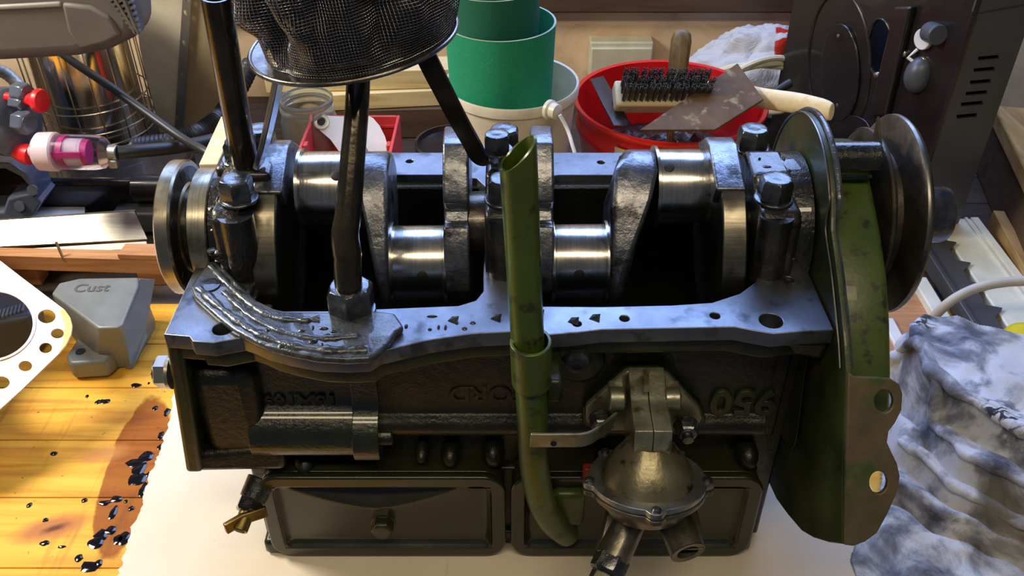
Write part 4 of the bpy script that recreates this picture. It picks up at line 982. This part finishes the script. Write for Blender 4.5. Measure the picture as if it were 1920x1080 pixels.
# side rail, wood offcut, white pillar behind the casing
r0 = PZ(1872, 196, .105); r1 = PZ(1990, 430, .105)
rd = (r1-r0).normalized(); rn = Vector((rd.y, -rd.x, 0))
def bar(a, b_, z0, z1, wd_): 
    d = (Vector((b_.x, b_.y, 0))-Vector((a.x, a.y, 0))).normalized(); nrm = Vector((-d.y, d.x, 0)) * (-1 if Vector((-d.y, d.x, 0)).x < 0 else 1)
    A = Vector((a.x, a.y, 0)); B = Vector((b_.x, b_.y, 0)); q = [A, B, B+nrm*wd_, A+nrm*wd_]
    return MB().prism([p + Vector((0, 0, z0)) for p in q], (0, 0, z1-z0))
rl = build1(bar(r0, r1, .0006, .080, .05), 'side_rail', 'darkwood', 'dark rail with worn wooden cap standing at the right edge of the workbench', 'rail', bev=.002)
bar(r0-Vector((.006, 0, 0)), r1-Vector((.006, 0, 0)), .080, .105, .06).build('rail_cap', M['raildepth'], rl, bev=.004, seg=3)
a_, b_ = PZ(1862, 394, .03), PZ(1925, 510, .03)
build1(bar(a_, b_, .0006, .03, .014), 'wood_offcut', 'raildepth', 'brown wood offcut lying between white profile and side rail', 'wood', bev=.001)
build1(MB().box((.80, 1.33, .15), (.16, .05, .30)), 'white_board', 'white', 'white board standing behind the dark casing at far right', 'board', bev=.002)
# white profiles and dark toothed steel angle lying along the bench
def prof(x0, x1, y0, y1, z1, nm, mat, lab, cat, grp=None, ridges=()):
    mb = MB(); mb.box(((x0+x1)/2, (y0+y1)/2, z1/2+.0006), (x1-x0, y1-y0, z1-.0006)); o = build1(mb, nm, mat, lab, cat, grp, bev=.0015)
    for xr, wr_ in ridges: MB().box((xr, (y0+y1)/2, z1+.0012), (wr_, y1-y0, .003)).build('ridge', M[mat], o, bev=.0008)
    return o
prof(.548, .606, .716, .995, .018, 'white_profile', 'pvc', 'wide ribbed white plastic profile lying along the bench at right', 'profile', None, ((.589, .004), (.600, .010)))
prof(.476, .4935, .716, .870, .016, 'white_profile', 'pvc', 'narrow white plastic strip left of the dark toothed steel', 'profile')
prof(.418, .432, .716, .80, .010, 'white_profile', 'white', 'short thin white strip beside the green timing cover', 'profile')
# toothed dark steel
tp_ = [(.502, .56), (.512, .56)]
te = [Vector((.500, .716, 0)), Vector((.512, 1.0, 0)), Vector((.530, 1.0, 0))]
yy = .985
while yy > .75:
    te += [Vector((.536, yy, 0)), Vector((.553, yy-.006, 0)), Vector((.538, yy-.022, 0))]; yy -= .044
te += [Vector((.535, .716, 0))]
ts = build1(MB().prism([p + Vector((0, 0, .0190)) for p in te], (0, 0, .003)), 'toothed_steel', 'dirtysteel', 'dusty dark steel strip with toothed edge, across the white profiles', 'steel strip')
MB().box((.5075, .857, .0165), (.006, .28, .022)).build('angle_lip', M['dirtysteel'], ts, bev=.001)
build1(MB().box((.43, .78, .0036), (.12, .13, .006), Matrix.Rotation(.12, 3, 'Z')), 'brown_board', 'batten', 'thin brown wooden board lying under the pulley', 'board', bev=.001)
# cable arc
cp2 = [PZ(1730, 642, .006), PZ(1736, 626, .03), PD(1752, 594, .95), PD(1790, 560, .93), PD(1845, 536, .93), PD(1920, 527, .93), PD(2000, 535, .93), PD(2080, 600, .95)]
build1(MB().tube(catmull(cp2, 8), .0052, 12), 'white_cable', 'cablewhite', 'thick dirty-white cable arching above the rag', 'cable')
# yellow handle
yc = PD(1914, 642, .93)
yl = MB(); yl.lathe([(-.008, .012), (-.007, .0185), (0, .0205), (.007, .0185), (.008, .012)], yc, (-.2, -.75, .6), 40)
yo = build1(yl, 'yellow_knob', 'yellow', 'bright yellow round plastic knob at the right edge above the rag', 'knob')
MB().lathe([(0, .0015), (.0004, .0013)], PD(1900, 637, .9135), (-.2, -.75, .6), 10).build('pin_hole', M['cav'], yo)
# rag: layers of folded cloth, each layer edge a soft rolled fold
def poly2(pts, z): return [PZ(u, v, z).to_2d() for u, v in pts]
layers = [
 (poly2([(1690, 640), (1700, 672), (1706, 694), (1724, 733), (1778, 779), (1824, 802), (1870, 830), (1925, 860), (2100, 960)], .066), .030),
 (poly2([(1660, 650), (1676, 690), (1716, 765), (1762, 836), (1801, 876), (1861, 910), (1925, 946), (2100, 1050)], .046), .022),
 (poly2([(1640, 800), (1690, 850), (1730, 884), (1765, 915), (1824, 950), (1920, 1000), (2100, 1090)], .030), .016),
 (poly2([(1600, 900), (1685, 930), (1759, 976), (1824, 998), (1925, 1045), (2100, 1130)], .018), .012)]
outl = poly2([(1620, 1125), (1592, 1050), (1606, 1008), (1640, 968), (1652, 900), (1650, 800), (1640, 730), (1676, 690), (1740, 690), (1800, 715), (1840, 728), (1930, 732), (2100, 732), (2160, 1125)], .004)
def sdist(pl_, p):
    best = 1e9; sg = 1
    for a, b_ in zip(pl_, pl_[1:]):
        ab = b_-a; t = max(0, min(1, (p-a).dot(ab)/ab.length_squared)); q = a+ab*t; d = (p-q).length
        if d < best: best = d; c_ = ab.x*(p-a).y - ab.y*(p-a).x; sg = 1 if c_ > 0 else -1
    return best*sg
def inpoly(pl_, p):
    r_ = False
    for i in range(len(pl_)):
        a, b_ = pl_[i-1], pl_[i]
        if (a.y > p.y) != (b_.y > p.y) and p.x < (b_.x-a.x)*(p.y-a.y)/(b_.y-a.y)+a.x: r_ = not r_
    return r_
def sst(a, b_, t): t = max(0, min(1, (t-a)/(b_-a))); return t*t*(3-2*t)
oc = outl + [outl[0]]
def ragz(p):
    q = Vector((p.x, p.y, 0)); wv = Vector((noise.noise(q*30), noise.noise(q*30+Vector((9, 2, 5))))) * .006
    h = .004; near = 0
    for k, (pl_, dh) in enumerate(layers):
        d = sdist(pl_, p+wv)
        h += dh*sst(-.0010, .0065, d) + .0050*math.exp(-((d-.0085)/.006)**2) - .0085*math.exp(-((d+.0030)/.0032)**2)
    h += .0065*noise.noise(Vector((p.x*30+p.y*14, p.y*22-p.x*20, 1.3))) + .0022*noise.noise(q*60) + .0030*noise.noise(Vector((p.x*44+p.y*44, p.y*14-p.x*10, 5)))
    e_ = abs(sdist(oc, p))
    return (h-.001)*sst(0, .014, e_) + .0042
RNX, RNY = 190, 170; X0, X1, Y0_, Y1_ = .262, .56, .43, .705
rv = {}; vs = []; fs = []
for j in range(RNY+1):
    for i in range(RNX+1):
        p = Vector((X0+(X1-X0)*i/RNX, Y0_+(Y1_-Y0_)*j/RNY))
        if inpoly(outl, p): rv[(i, j)] = len(vs); vs.append(Vector((p.x, p.y, ragz(p))))
for j in range(RNY):
    for i in range(RNX):
        k4 = [(i, j), (i+1, j), (i+1, j+1), (i, j+1)]
        if all(k in rv for k in k4): fs.append(tuple(rv[k] for k in k4))
ro = build1(MB().add(vs, fs), 'rag', 'rag', 'crumpled white and grey oil-stained cotton rag at lower right', 'rag', ang=180)
sd_ = ro.modifiers.new('thickness', 'SOLIDIFY'); sd_.thickness = .0010; sd_.offset = 1
for (pl_, dh), rad in zip(layers[:3], (.0060, .0052, .0045)):
    pts = []
    for a, b_ in zip(pl_, pl_[1:]):
        n_ = max(1, int((b_-a).length/.012))
        for t in range(n_):
            p = a.lerp(b_, t/n_); d = (b_-a).normalized(); ins = Vector((-d.y, d.x))*.0050
            if inpoly(outl, p): pts.append(Vector((p.x+ins.x, p.y+ins.y, ragz(p+ins*1.9)-rad*.72)))
    pts = catmull(pts, 3)
    fe = MB().tube(pts, lambda t, r=rad: r*(1+.28*sin(t*23)+.16*sin(t*61+1))*sqrt(max(.03, min(1, 14*t))), 14, flat=.9)
    fe.build('fold_edge', M['rag'], ro, ang=180)
tw = MB()
twp = catmull([PZ(1676, 690, .030), PZ(1692, 662, .055), PZ(1722, 646, .066), PZ(1760, 640, .070), PZ(1795, 650, .066), PZ(1822, 672, .055)], 10)
def twr(a, c):
    i = min(int(c*(len(twp)-1)+.5), len(twp)-1); p_ = twp[i]; d = (twp[min(i+1, len(twp)-1)]-twp[max(i-1, 0)]).normalized(); A = d.cross(Vector((0, 0, 1))).normalized(); B = A.cross(d)
    t = 2*pi*a; r = .0135*(1+.20*sin(2*t+c*9)+.15*noise.noise(Vector((cos(t)*1.5, sin(t)*1.5, c*7)))); r *= sqrt(max(.02, sin(pi*(.04+.92*c))))
    return p_ + (A*cos(t)+B*sin(t))*r
tw.grid(twr, 40, len(twp)-1, True).build('twisted_corner', M['rag'], ro, ang=180)

# ------------------------------------------------------------------ BACKGROUND: left
# grey machine housing with louvred end, on a pillar outside the frame
hz0 = .245
mh = thing('machine_housing', 'grey-brown machine head with louvred end, overhanging the top left corner', 'machine', (-.68, 1.03, 0))
y_ = .965
A_ = [PY(u, v, y_) for u, v in ((-320, 128), (0, 120), (140, 112), (205, 98), (238, 82), (262, 72), (258, 30), (236, -40), (200, -120), (-320, -120))]
MB().prism(A_, (0, .06, 0)).build('housing_shell', M['housing'], mh, bev=.018, seg=5)
B_ = [PY(u, v, y_-.003) for u, v in ((-150, 10), (0, 10), (112, 4), (116, 14), (0, 20), (-150, 22))]
MB().prism(B_, (0, .02, 0)).build('housing_lip', M['housinglip'], mh, bev=.002)
C_ = [PY(u, v, y_-.004) for u, v in ((114, 6), (168, 12), (205, 32), (228, 66), (200, 82), (150, 95), (126, 60))]
MB().prism(C_, (0, .02, 0)).build('raised_panel', M['housing'], mh, bev=.004, seg=3)
# louvre field: slats on the curved end
lv = [PY(u, v, y_-.003) for u, v in ((190, -8), (236, -40), (262, 66), (252, 62), (232, 36))]
MB().prism(lv, (0, .02, 0)).build('louvre_panel', M['louvre'], mh, bev=.002)
for k in range(9):
    t = k/8; p0 = PY(196+54*t, -6+64*t, y_-.006); p1 = PY(240+24*t, -34+92*t, y_-.006)
    MB().strap([p0, p1], (0, 1, 0), .006, .0028).build('slat', M['housing'], mh)
for t in (.35, .7):
    p0 = PY(190+46*t, -10-26*t, y_-.007); p1 = PY(252+10*t, 60+4*t, y_-.007); MB().strap([p0, p1], (0, 1, 0), .006, .003).build('slat', M['housing'], mh)
pc = PY(-255, 200, 1.03); MB().box((pc.x-.02, .995, .125), (.09, .05, .249)).build('pillar', M['housing'], mh, bev=.006)
# polished cylinder with wire guard
hc = PY(165, 250, 1.14); cxx = hc.x+.004; cyy = 1.175; R_ = .0645
pcyl = thing('guarded_cylinder', 'gold-tinted polished metal cylinder behind thin wire guard rings', 'cylinder', (cxx, cyy, 0))
MB().lathe([(.055, R_), (.24, R_), (.24, R_-.002), (.056, R_-.002)], (cxx, cyy, 0), (0, 0, 1), 72).build('polished_shell', M['chrome'], pcyl)
MB().lathe([(.0006, .075), (.045, .075), (.055, .062)], (cxx, cyy, 0), (0, 0, 1), 40).build('burner_base', M['blackbox'], pcyl)
RG = R_+.011
for z_ in (.064, .082, .112, .235):
    MB().tube([Vector((cxx+RG*cos(2*pi*i/48), cyy+RG*sin(2*pi*i/48), z_)) for i in range(49)], .0011, 6).build('guard_ring', M['wire'], pcyl)
for k in range(16):
    t = 2*pi*k/16+.12; MB().tube([Vector((cxx+RG*cos(t), cyy+RG*sin(t), .052)), Vector((cxx+RG*cos(t), cyy+RG*sin(t), .236))], .0010, 6).build('guard_wire', M['wire'], pcyl)
# beige sheets and perforated strip
def upright(pts, y, th, nm, mat, lab, cat, dy=.0, grp=None, **kw):
    return build1(MB().prism([PY(u, v, y) for u, v in pts], (0, th, 0)), nm, mat, lab, cat, grp, **kw)
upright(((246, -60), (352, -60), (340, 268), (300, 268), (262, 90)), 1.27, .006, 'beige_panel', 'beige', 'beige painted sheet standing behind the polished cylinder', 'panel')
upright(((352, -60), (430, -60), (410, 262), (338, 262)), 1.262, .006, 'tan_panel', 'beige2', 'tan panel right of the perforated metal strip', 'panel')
sp_ = [PY(u, v, 1.255) for u, v in ((346, -60), (362, -60), (344, 256), (327, 256))]
ps = thing('perforated_strip', 'narrow galvanised metal strip with punched holes between beige and tan panels', 'strip', tuple((sp_[2]+sp_[3])/2))
m5 = basis(sp_[3], (1, 0, 0), (0, 0, 1)); hls = []
for u, v in ((352, -2), (348, 24), (345, 80), (341, 140), (333, 220)):
    c_ = to2([PY(u, v, 1.255)], m5)[0]; hls.append(circ((c_[0], c_[1]), .0028, .004, 14))
plate([to2(sp_, m5)] + hls, m5, .002).build('strip_metal', M['galv'], ps)
# cables and hoses
build1(MB().tube(catmull([PD(100, 88, 1.19), PD(140, 118, 1.14), PD(200, 158, 1.09), PD(270, 208, 1.07), PD(340, 258, 1.05), PD(395, 290, 1.02), PD(450, 330, 1.03)], 6), .0052, 12), 'black_cable', 'black', 'thin black cable running diagonally past the polished cylinder', 'cable')
ch = catmull([PD(470, 120, 1.2), PD(440, 180, 1.17), PD(410, 222, 1.15), PD(370, 250, 1.13), PD(320, 266, 1.12), PD(250, 276, 1.12)], 20)
build1(MB().tube(ch, lambda t: .0115+.0011*sin(t*330), 16), 'corrugated_hose', 'black', 'black corrugated hose curving behind the engine at upper left', 'hose')
# regulator block with red knobs
rg_ = thing('regulator', 'blue-grey valve body with two red knobs at the left edge', 'valve', tuple(PZ(20, 420, 0)))
c_ = PD(12, 228, 1.05)
MB().lathe([(-.06, .030), (-.010, .034), (.0, .040), (.012, .040), (.018, .034), (.022, .018)], c_ + Vector((0, 0, 0)), (1, -.35, .12), 40).build('valve_body', M['bluegrey'], rg_, bev=.002)
for u, v, r_ in ((48, 176, .012), (52, 232, .014), (40, 196, .008)):
    q = PD(u, v, 1.02); MB().hexbolt(q + Vector((-.012, .005, 0)), (1, -.45, .1), r_, .018).build('valve_boss', M['bluegrey'], rg_, bev=.001)
q = PD(50, 186, 1.02); kax = Vector((1, -.25, .0))
MB().lathe([(-.02, .005), (.002, .006), (.010, .0070), (.018, .0095), (.020, .0130), (.023, .0138), (.027, .0125), (.029, .008)], q - kax*.006, kax, 32).build('red_knob', M['redknob'], rg_)
q = PD(46, 288, 1.05); MB().lathe([(-.012, .008), (.000, .012), (.008, .012), (.010, .008)], q, (1, -.2, -.15), 28).build('red_knob', M['redknob'], rg_)
MB().box((PD(-110, 300, 1.06).x, 1.055, .076), (.05, .05, .15)).build('valve_stand', M['bluegrey'], rg_, bev=.006)
br2 = catmull([PD(-20, 128, 1.09), PD(12, 138, 1.09), PD(38, 165, 1.09), PD(52, 205, 1.09), PD(66, 250, 1.08), PD(70, 276, 1.07)], 12)
build1(MB().tube(br2, lambda t: .0075+.0004*sin(t*260), 14), 'braided_hose', 'braid', 'pale braided hose behind the red knob at the left edge', 'hose')
# inline fuel filter with hose
f0, f1 = PD(66, 284, 1.02), PD(206, 286, 1.02); fa_ = (f1-f0).normalized(); fL = (f1-f0).length
ff = thing('fuel_filter', 'clear inline fuel filter with magenta core, clamped to a black hose', 'filter', tuple((f0+f1)/2 - Vector((0, 0, .022))))
ff_at = lambda t: f0 + fa_*(fL*t)
MB().lathe([(-.006, .0055), (.0, .0055), (.002, .017), (.006, .0215), (.024, .0222), (.026, .0205)], f0, fa_, 36).build('filter_cap', M['milky'], ff)
MB().lathe([(.024, .0198), (fL*.80, .0198), (fL*.92, .0180), (fL*.98, .012), (fL, .0065)], f0, fa_, 40).build('filter_bowl', M['clear'], ff)
MB().lathe([(.028, .0125), (fL*.66, .0125)], f0, fa_, 24).build('filter_paper', M['pinkpaper'], ff)
MB().lathe([(.030, .0152), (.036, .0152)], f0, fa_, 28).build('core_ring', M['pink'], ff); MB().lathe([(fL*.62, .0125), (fL*.74, .0115)], f0, fa_, 28).build('core_cap', M['pink'], ff)
MB().box(ff_at(.47)+Vector((0, -.0140, .004)), (fL*.44, .003, .006)).build('core_rib', M['pink'], ff)
MB().lathe([(0, .0088), (.010, .0088)], f1-fa_*.001, fa_, 24).build('hose_clamp', M['galv'], ff, bev=.001)
MB().box(f1+fa_*.004+Vector((0, -.006, -.010)), (.010, .010, .010)).build('clamp_screw', M['galv'], ff, bev=.002)
build1(MB().tube(catmull([f1+fa_*.009, PD(260, 283, 1.03), PD(330, 276, 1.06), PD(400, 262, 1.10), PD(470, 240, 1.14)], 8), .0078, 14), 'fuel_hose', 'black', 'black rubber hose leading right from the clear fuel filter', 'hose')
# dark machine parts behind
bxp = PZ(255, 400, 0)
dk = thing('dark_motor', 'dark squat machine part lying behind the aluminium channel', 'machine part', (bxp.x, 1.04, 0))
MB().box((bxp.x-.03, 1.046, .035), (.22, .082, .068)).build('motor_body', M['blackbox'], dk, bev=.008, seg=3)
MB().tube([Vector((bxp.x+.02, 1.01, .055)), Vector((bxp.x+.13, 1.01, .055))], .018, 20).build('motor_neck', M['blackbox'], dk, bev=.002)
MB().box((bxp.x+.03, .995, .020), (.07, .03, .03)).build('motor_foot', M['greydark'], dk, bev=.003)
# dark grey cast bracket on white paper
cb = thing('cast_bracket', 'blue-grey cast bracket with a dark opening at left edge', 'bracket', tuple(PZ(30, 415, 0)))
kb = PY(40, 345, .985)
m6 = basis((0, .985, 0), (1, 0, 0), (0, 0, 1))
ol = [PY(u, v, .985) for u, v in ((-60, 300), (0, 288), (30, 290), (62, 308), (76, 330), (84, 356), (92, 362), (80, 382), (62, 405), (-60, 410))]
il = [PY(u, v, .985) for u, v in ((-40, 310), (0, 302), (24, 300), (52, 314), (68, 332), (72, 346), (50, 350), (28, 356), (20, 380), (-40, 386))]
tilt = Matrix.Translation((0, .985, .0)) @ Matrix.Identity(4) @ Matrix.Translation((0, -.985, 0))
plate([to2(ol, m6), to2(il, m6)], m6, .045, .003).build('bracket_body', M['bluegrey'], cb)
MB().prism([p + Vector((0, .021, 0)) for p in il], (0, .004, 0)).build('bracket_back', M['cav'], cb)
for u, v in ((62, 356), (38, 386)): MB().lathe([(0, .007), (.003, .0065), (.0032, .003)], PY(u, v, .962), (0, -1, .3), 18).build('screw_boss', M['bluegrey'], cb)
build1(MB().prism([PZ(u, v, .0285) for u, v in ((30, 420), (86, 366), (132, 371), (160, 384), (158, 420))], (0, 0, .0012)), 'paper_sheet', 'paper', 'sheet of white paper between bracket and grey peg', 'paper')
pgp = PZ(157, 420, 0)
build1(MB().lathe([(.0006, .0125), (.0555, .0125), (.057, .0115)], (pgp.x, pgp.y+.02, 0), (0, 0, 1), 28), 'grey_peg', 'grey', 'short grey upright peg behind the aluminium channel', 'peg')
build1(MB().box((PZ(70, 440, 0).x, .978, .0140), (.13, .08, .027)), 'grey_block', 'greydark', 'flat grey block beneath the white paper sheet', 'block', bev=.003)
# aluminium channel
Y0 = .90
ac = thing('aluminium_channel', 'dull aluminium angle channel lying behind the wooden batten', 'channel', tuple(PZ(140, 480, .03)))
t0 = [PZ(u, v, .068) for u, v in ((-160, 424), (0, 410), (252, 396))]; t1 = [PZ(u, v, .050) for u, v in ((-160, 470), (0, 456), (276, 448))]
MB().hexa([t1[0]-Vector((0,0,.002)), t1[2]-Vector((0,0,.002)), t0[2]-Vector((0,0,.002)), t0[0]-Vector((0,0,.002)), t1[0], t1[2], t0[2], t0[0]]).build('channel_web', M['alu'], ac)
l1 = [PZ(u, v, .047) for u, v in ((-160, 482), (275, 455), (277, 468), (-160, 488))]
MB().prism([l1[0], l1[1], l1[2], l1[3]], (0, 0, .002)).build('channel_lip', M['pvc'], ac)
MB().hexa([t0[0]+Vector((0, .001, -.066)), t0[2]+Vector((0, .001, -.066)), t0[2]+Vector((0, .004, -.066)), t0[0]+Vector((0, .004, -.066)), t0[0]+Vector((0, .001, 0)), t0[2]+Vector((0, .001, 0)), t0[2]+Vector((0, .004, 0)), t0[0]+Vector((0, .004, 0))]).build('channel_flange', M['alu'], ac)
# wooden batten with nail
ba = thing('wooden_batten', 'brown sawn wooden batten with a nail standing out of it', 'batten', tuple(PZ(150, 500, .0)))
zt, zb = .062, .042
tb_ = [PZ(-160, 474, zt), PZ(300, 488, zt), PZ(300, 470, zt), PZ(-160, 460, zt)]
fr0 = [PZ(-160, 474, zt), PZ(300, 492, zt)]
lo_ = [Vector((p.x, p.y, zb)) for p in tb_]
MB().hexa(lo_ + tb_).build('batten_bar', M['batten'], ba, bev=.001)
e_ = [PZ(u, v, zt) for u, v in ((222, 486), (312, 489), (310, 466), (238, 466))]
MB().prism(e_, (0, 0, .007)).build('batten_tongue', M['batten'], ba, bev=.001)
for u in (30, 268): q = PZ(u, 486, zb); MB().box((q.x, q.y+.016, zb/2), (.03, .022, zb-.0012)).build('batten_spacer', M['batten'], ba)
n0 = PZ(118, 482, zt); MB().tube([n0-Vector((0, 0, .004)), n0+Vector((-.004, .004, .018))], .0016, 8).build('nail', M['boltbright'], ba)
# grey casting cover
zc = .062
gc = thing('grey_casting', 'grey painted metal casting with a bolt lug, left of the engine', 'casting', tuple(PZ(200, 690, 0)))
tpx = [(96, 550), (110, 530), (150, 521), (260, 519), (260, 535), (231, 608), (222, 614), (184, 615), (176, 609)]
top_ = [PZ(u, v, zc) for u, v in tpx]
bpx = {7: (190, 695), 6: (246, 688), 5: (254, 684)}
bot_ = []
for i, p in enumerate(top_):
    q = PZ(*bpx[i], .001) if i in bpx else Vector((p.x*.99, p.y, .001)); bot_.append(q)
bot_[8] = PZ(178, 690, .001)
n_ = len(top_)
MB().add(bot_+top_, [tuple(range(n_-1, -1, -1)), tuple(range(n_, 2*n_))] + [(i, (i+1) % n_, n_+(i+1) % n_, n_+i) for i in range(n_)]).build('casting_body', M['grey'], gc, bev=.0045, seg=3)
lg = [PZ(u, v, .024) for u, v in ((122, 668), (146, 630), (160, 622), (215, 660), (196, 678), (130, 682))]
MB().prism(lg, (0, 0, -.0225)).build('bolt_lug', M['grey'], gc, bev=.004, seg=3)
MB().lathe([(0, .0052), (.0003, .005)], PZ(151, 659, .0243), (0, 0, 1), 18).build('lug_hole', M['cav'], gc)
rs = [PZ(u, v, z) for u, v, z in ((262, 522, .060), (292, 524, .05), (273, 620, .04), (278, 630, .03), (250, 692, .001), (246, 690, .001), (231, 612, .060))]
MB().prism(rs, (-.006, 0, 0)).build('casting_flange', M['grey'], gc, bev=.002)
mt_ = basis(PZ(172, 540, zc+.0005), (1, .05, 0), (0, 1, 0)); text('Cust', .020, mt_, .0001).build('pencil_mark', M['ink'], gc)
# dark casting under the gasket
dc = thing('dark_casting', 'dark grey ribbed casting lying beneath the copper gasket', 'casting', tuple(PZ(20, 680, 0)))
dd_ = [PZ(u, v, .05) for u, v in ((-200, 640), (60, 590), (76, 560), (40, 520), (-200, 540))]
dd_b = [Vector((p.x, p.y-.006, .0008)) for p in dd_]; n_ = len(dd_)
MB().add(dd_b+dd_, [tuple(range(n_-1, -1, -1)), tuple(range(n_, 2*n_))] + [(i, (i+1) % n_, n_+(i+1) % n_, n_+i) for i in range(n_)]).build('casting_body', M['greydark'], dc, bev=.006, seg=3)
for k in range(8):
    q = PZ(-8+7.5*k, 592-2.2*k, .0512); MB().box(q, (.0022, .014, .003), Matrix.Rotation(.25, 3, 'Z')).build('cooling_rib', M['grey'], dc)
# copper head gasket, tilted over the casting
gcn = PD(-15, 612, .885); gn = Vector((0, -sin(R(17)), cos(R(17)))).normalized()
m7 = basis(gcn, (1, 0, 0), (0, cos(R(17)), sin(R(17))))
def G(pts): return to2([PP(u, v, gcn, gn) for u, v in pts], m7)
def Ge(u, v, ru, rv, n=28): return G([(u+ru*cos(2*pi*i/n), v+rv*sin(2*pi*i/n)) for i in range(n)])
go_ = G([(-220, 300), (0, 489), (40, 520), (122, 582), (132, 596), (136, 612), (134, 628), (124, 648), (112, 662), (40, 732), (0, 768), (-80, 836), (-460, 800), (-500, 420)])
bore = G([(-16+82*cos(t)+0*sin(t), 612+66*sin(t)-5*cos(t)) for t in [2*pi*i/56 for i in range(56)]])
hls = [Ge(88, 594, 17, 13), Ge(108, 626, 12.5, 9.5), Ge(86, 653, 12.5, 10), Ge(48, 687, 13, 10), Ge(2, 718, 17, 12), Ge(-20, 500, 14, 11)]
hg = thing('head_gasket', 'copper-faced cylinder head gasket with round bore and water holes', 'gasket', tuple(PZ(40, 730, 0)))
plate([go_, bore] + hls, m7, .0014).build('gasket_sheet', M['copper'], hg)
ring = [m7 @ Vector((x, y, .0010)) for x, y in bore]; MB().tube(ring+[ring[0]], .0019, 8, flat=.6).build('bore_ring', M['copper'], hg)
tipc = G([(112, 580), (122, 582), (132, 596), (136, 612), (134, 628), (124, 648), (112, 662), (119, 640), (122, 610)])
mm = m7.copy(); mm.translation = gcn + gn*.0009; plate([tipc], mm, .0004).build('bare_tip', M['copperdark'], hg)
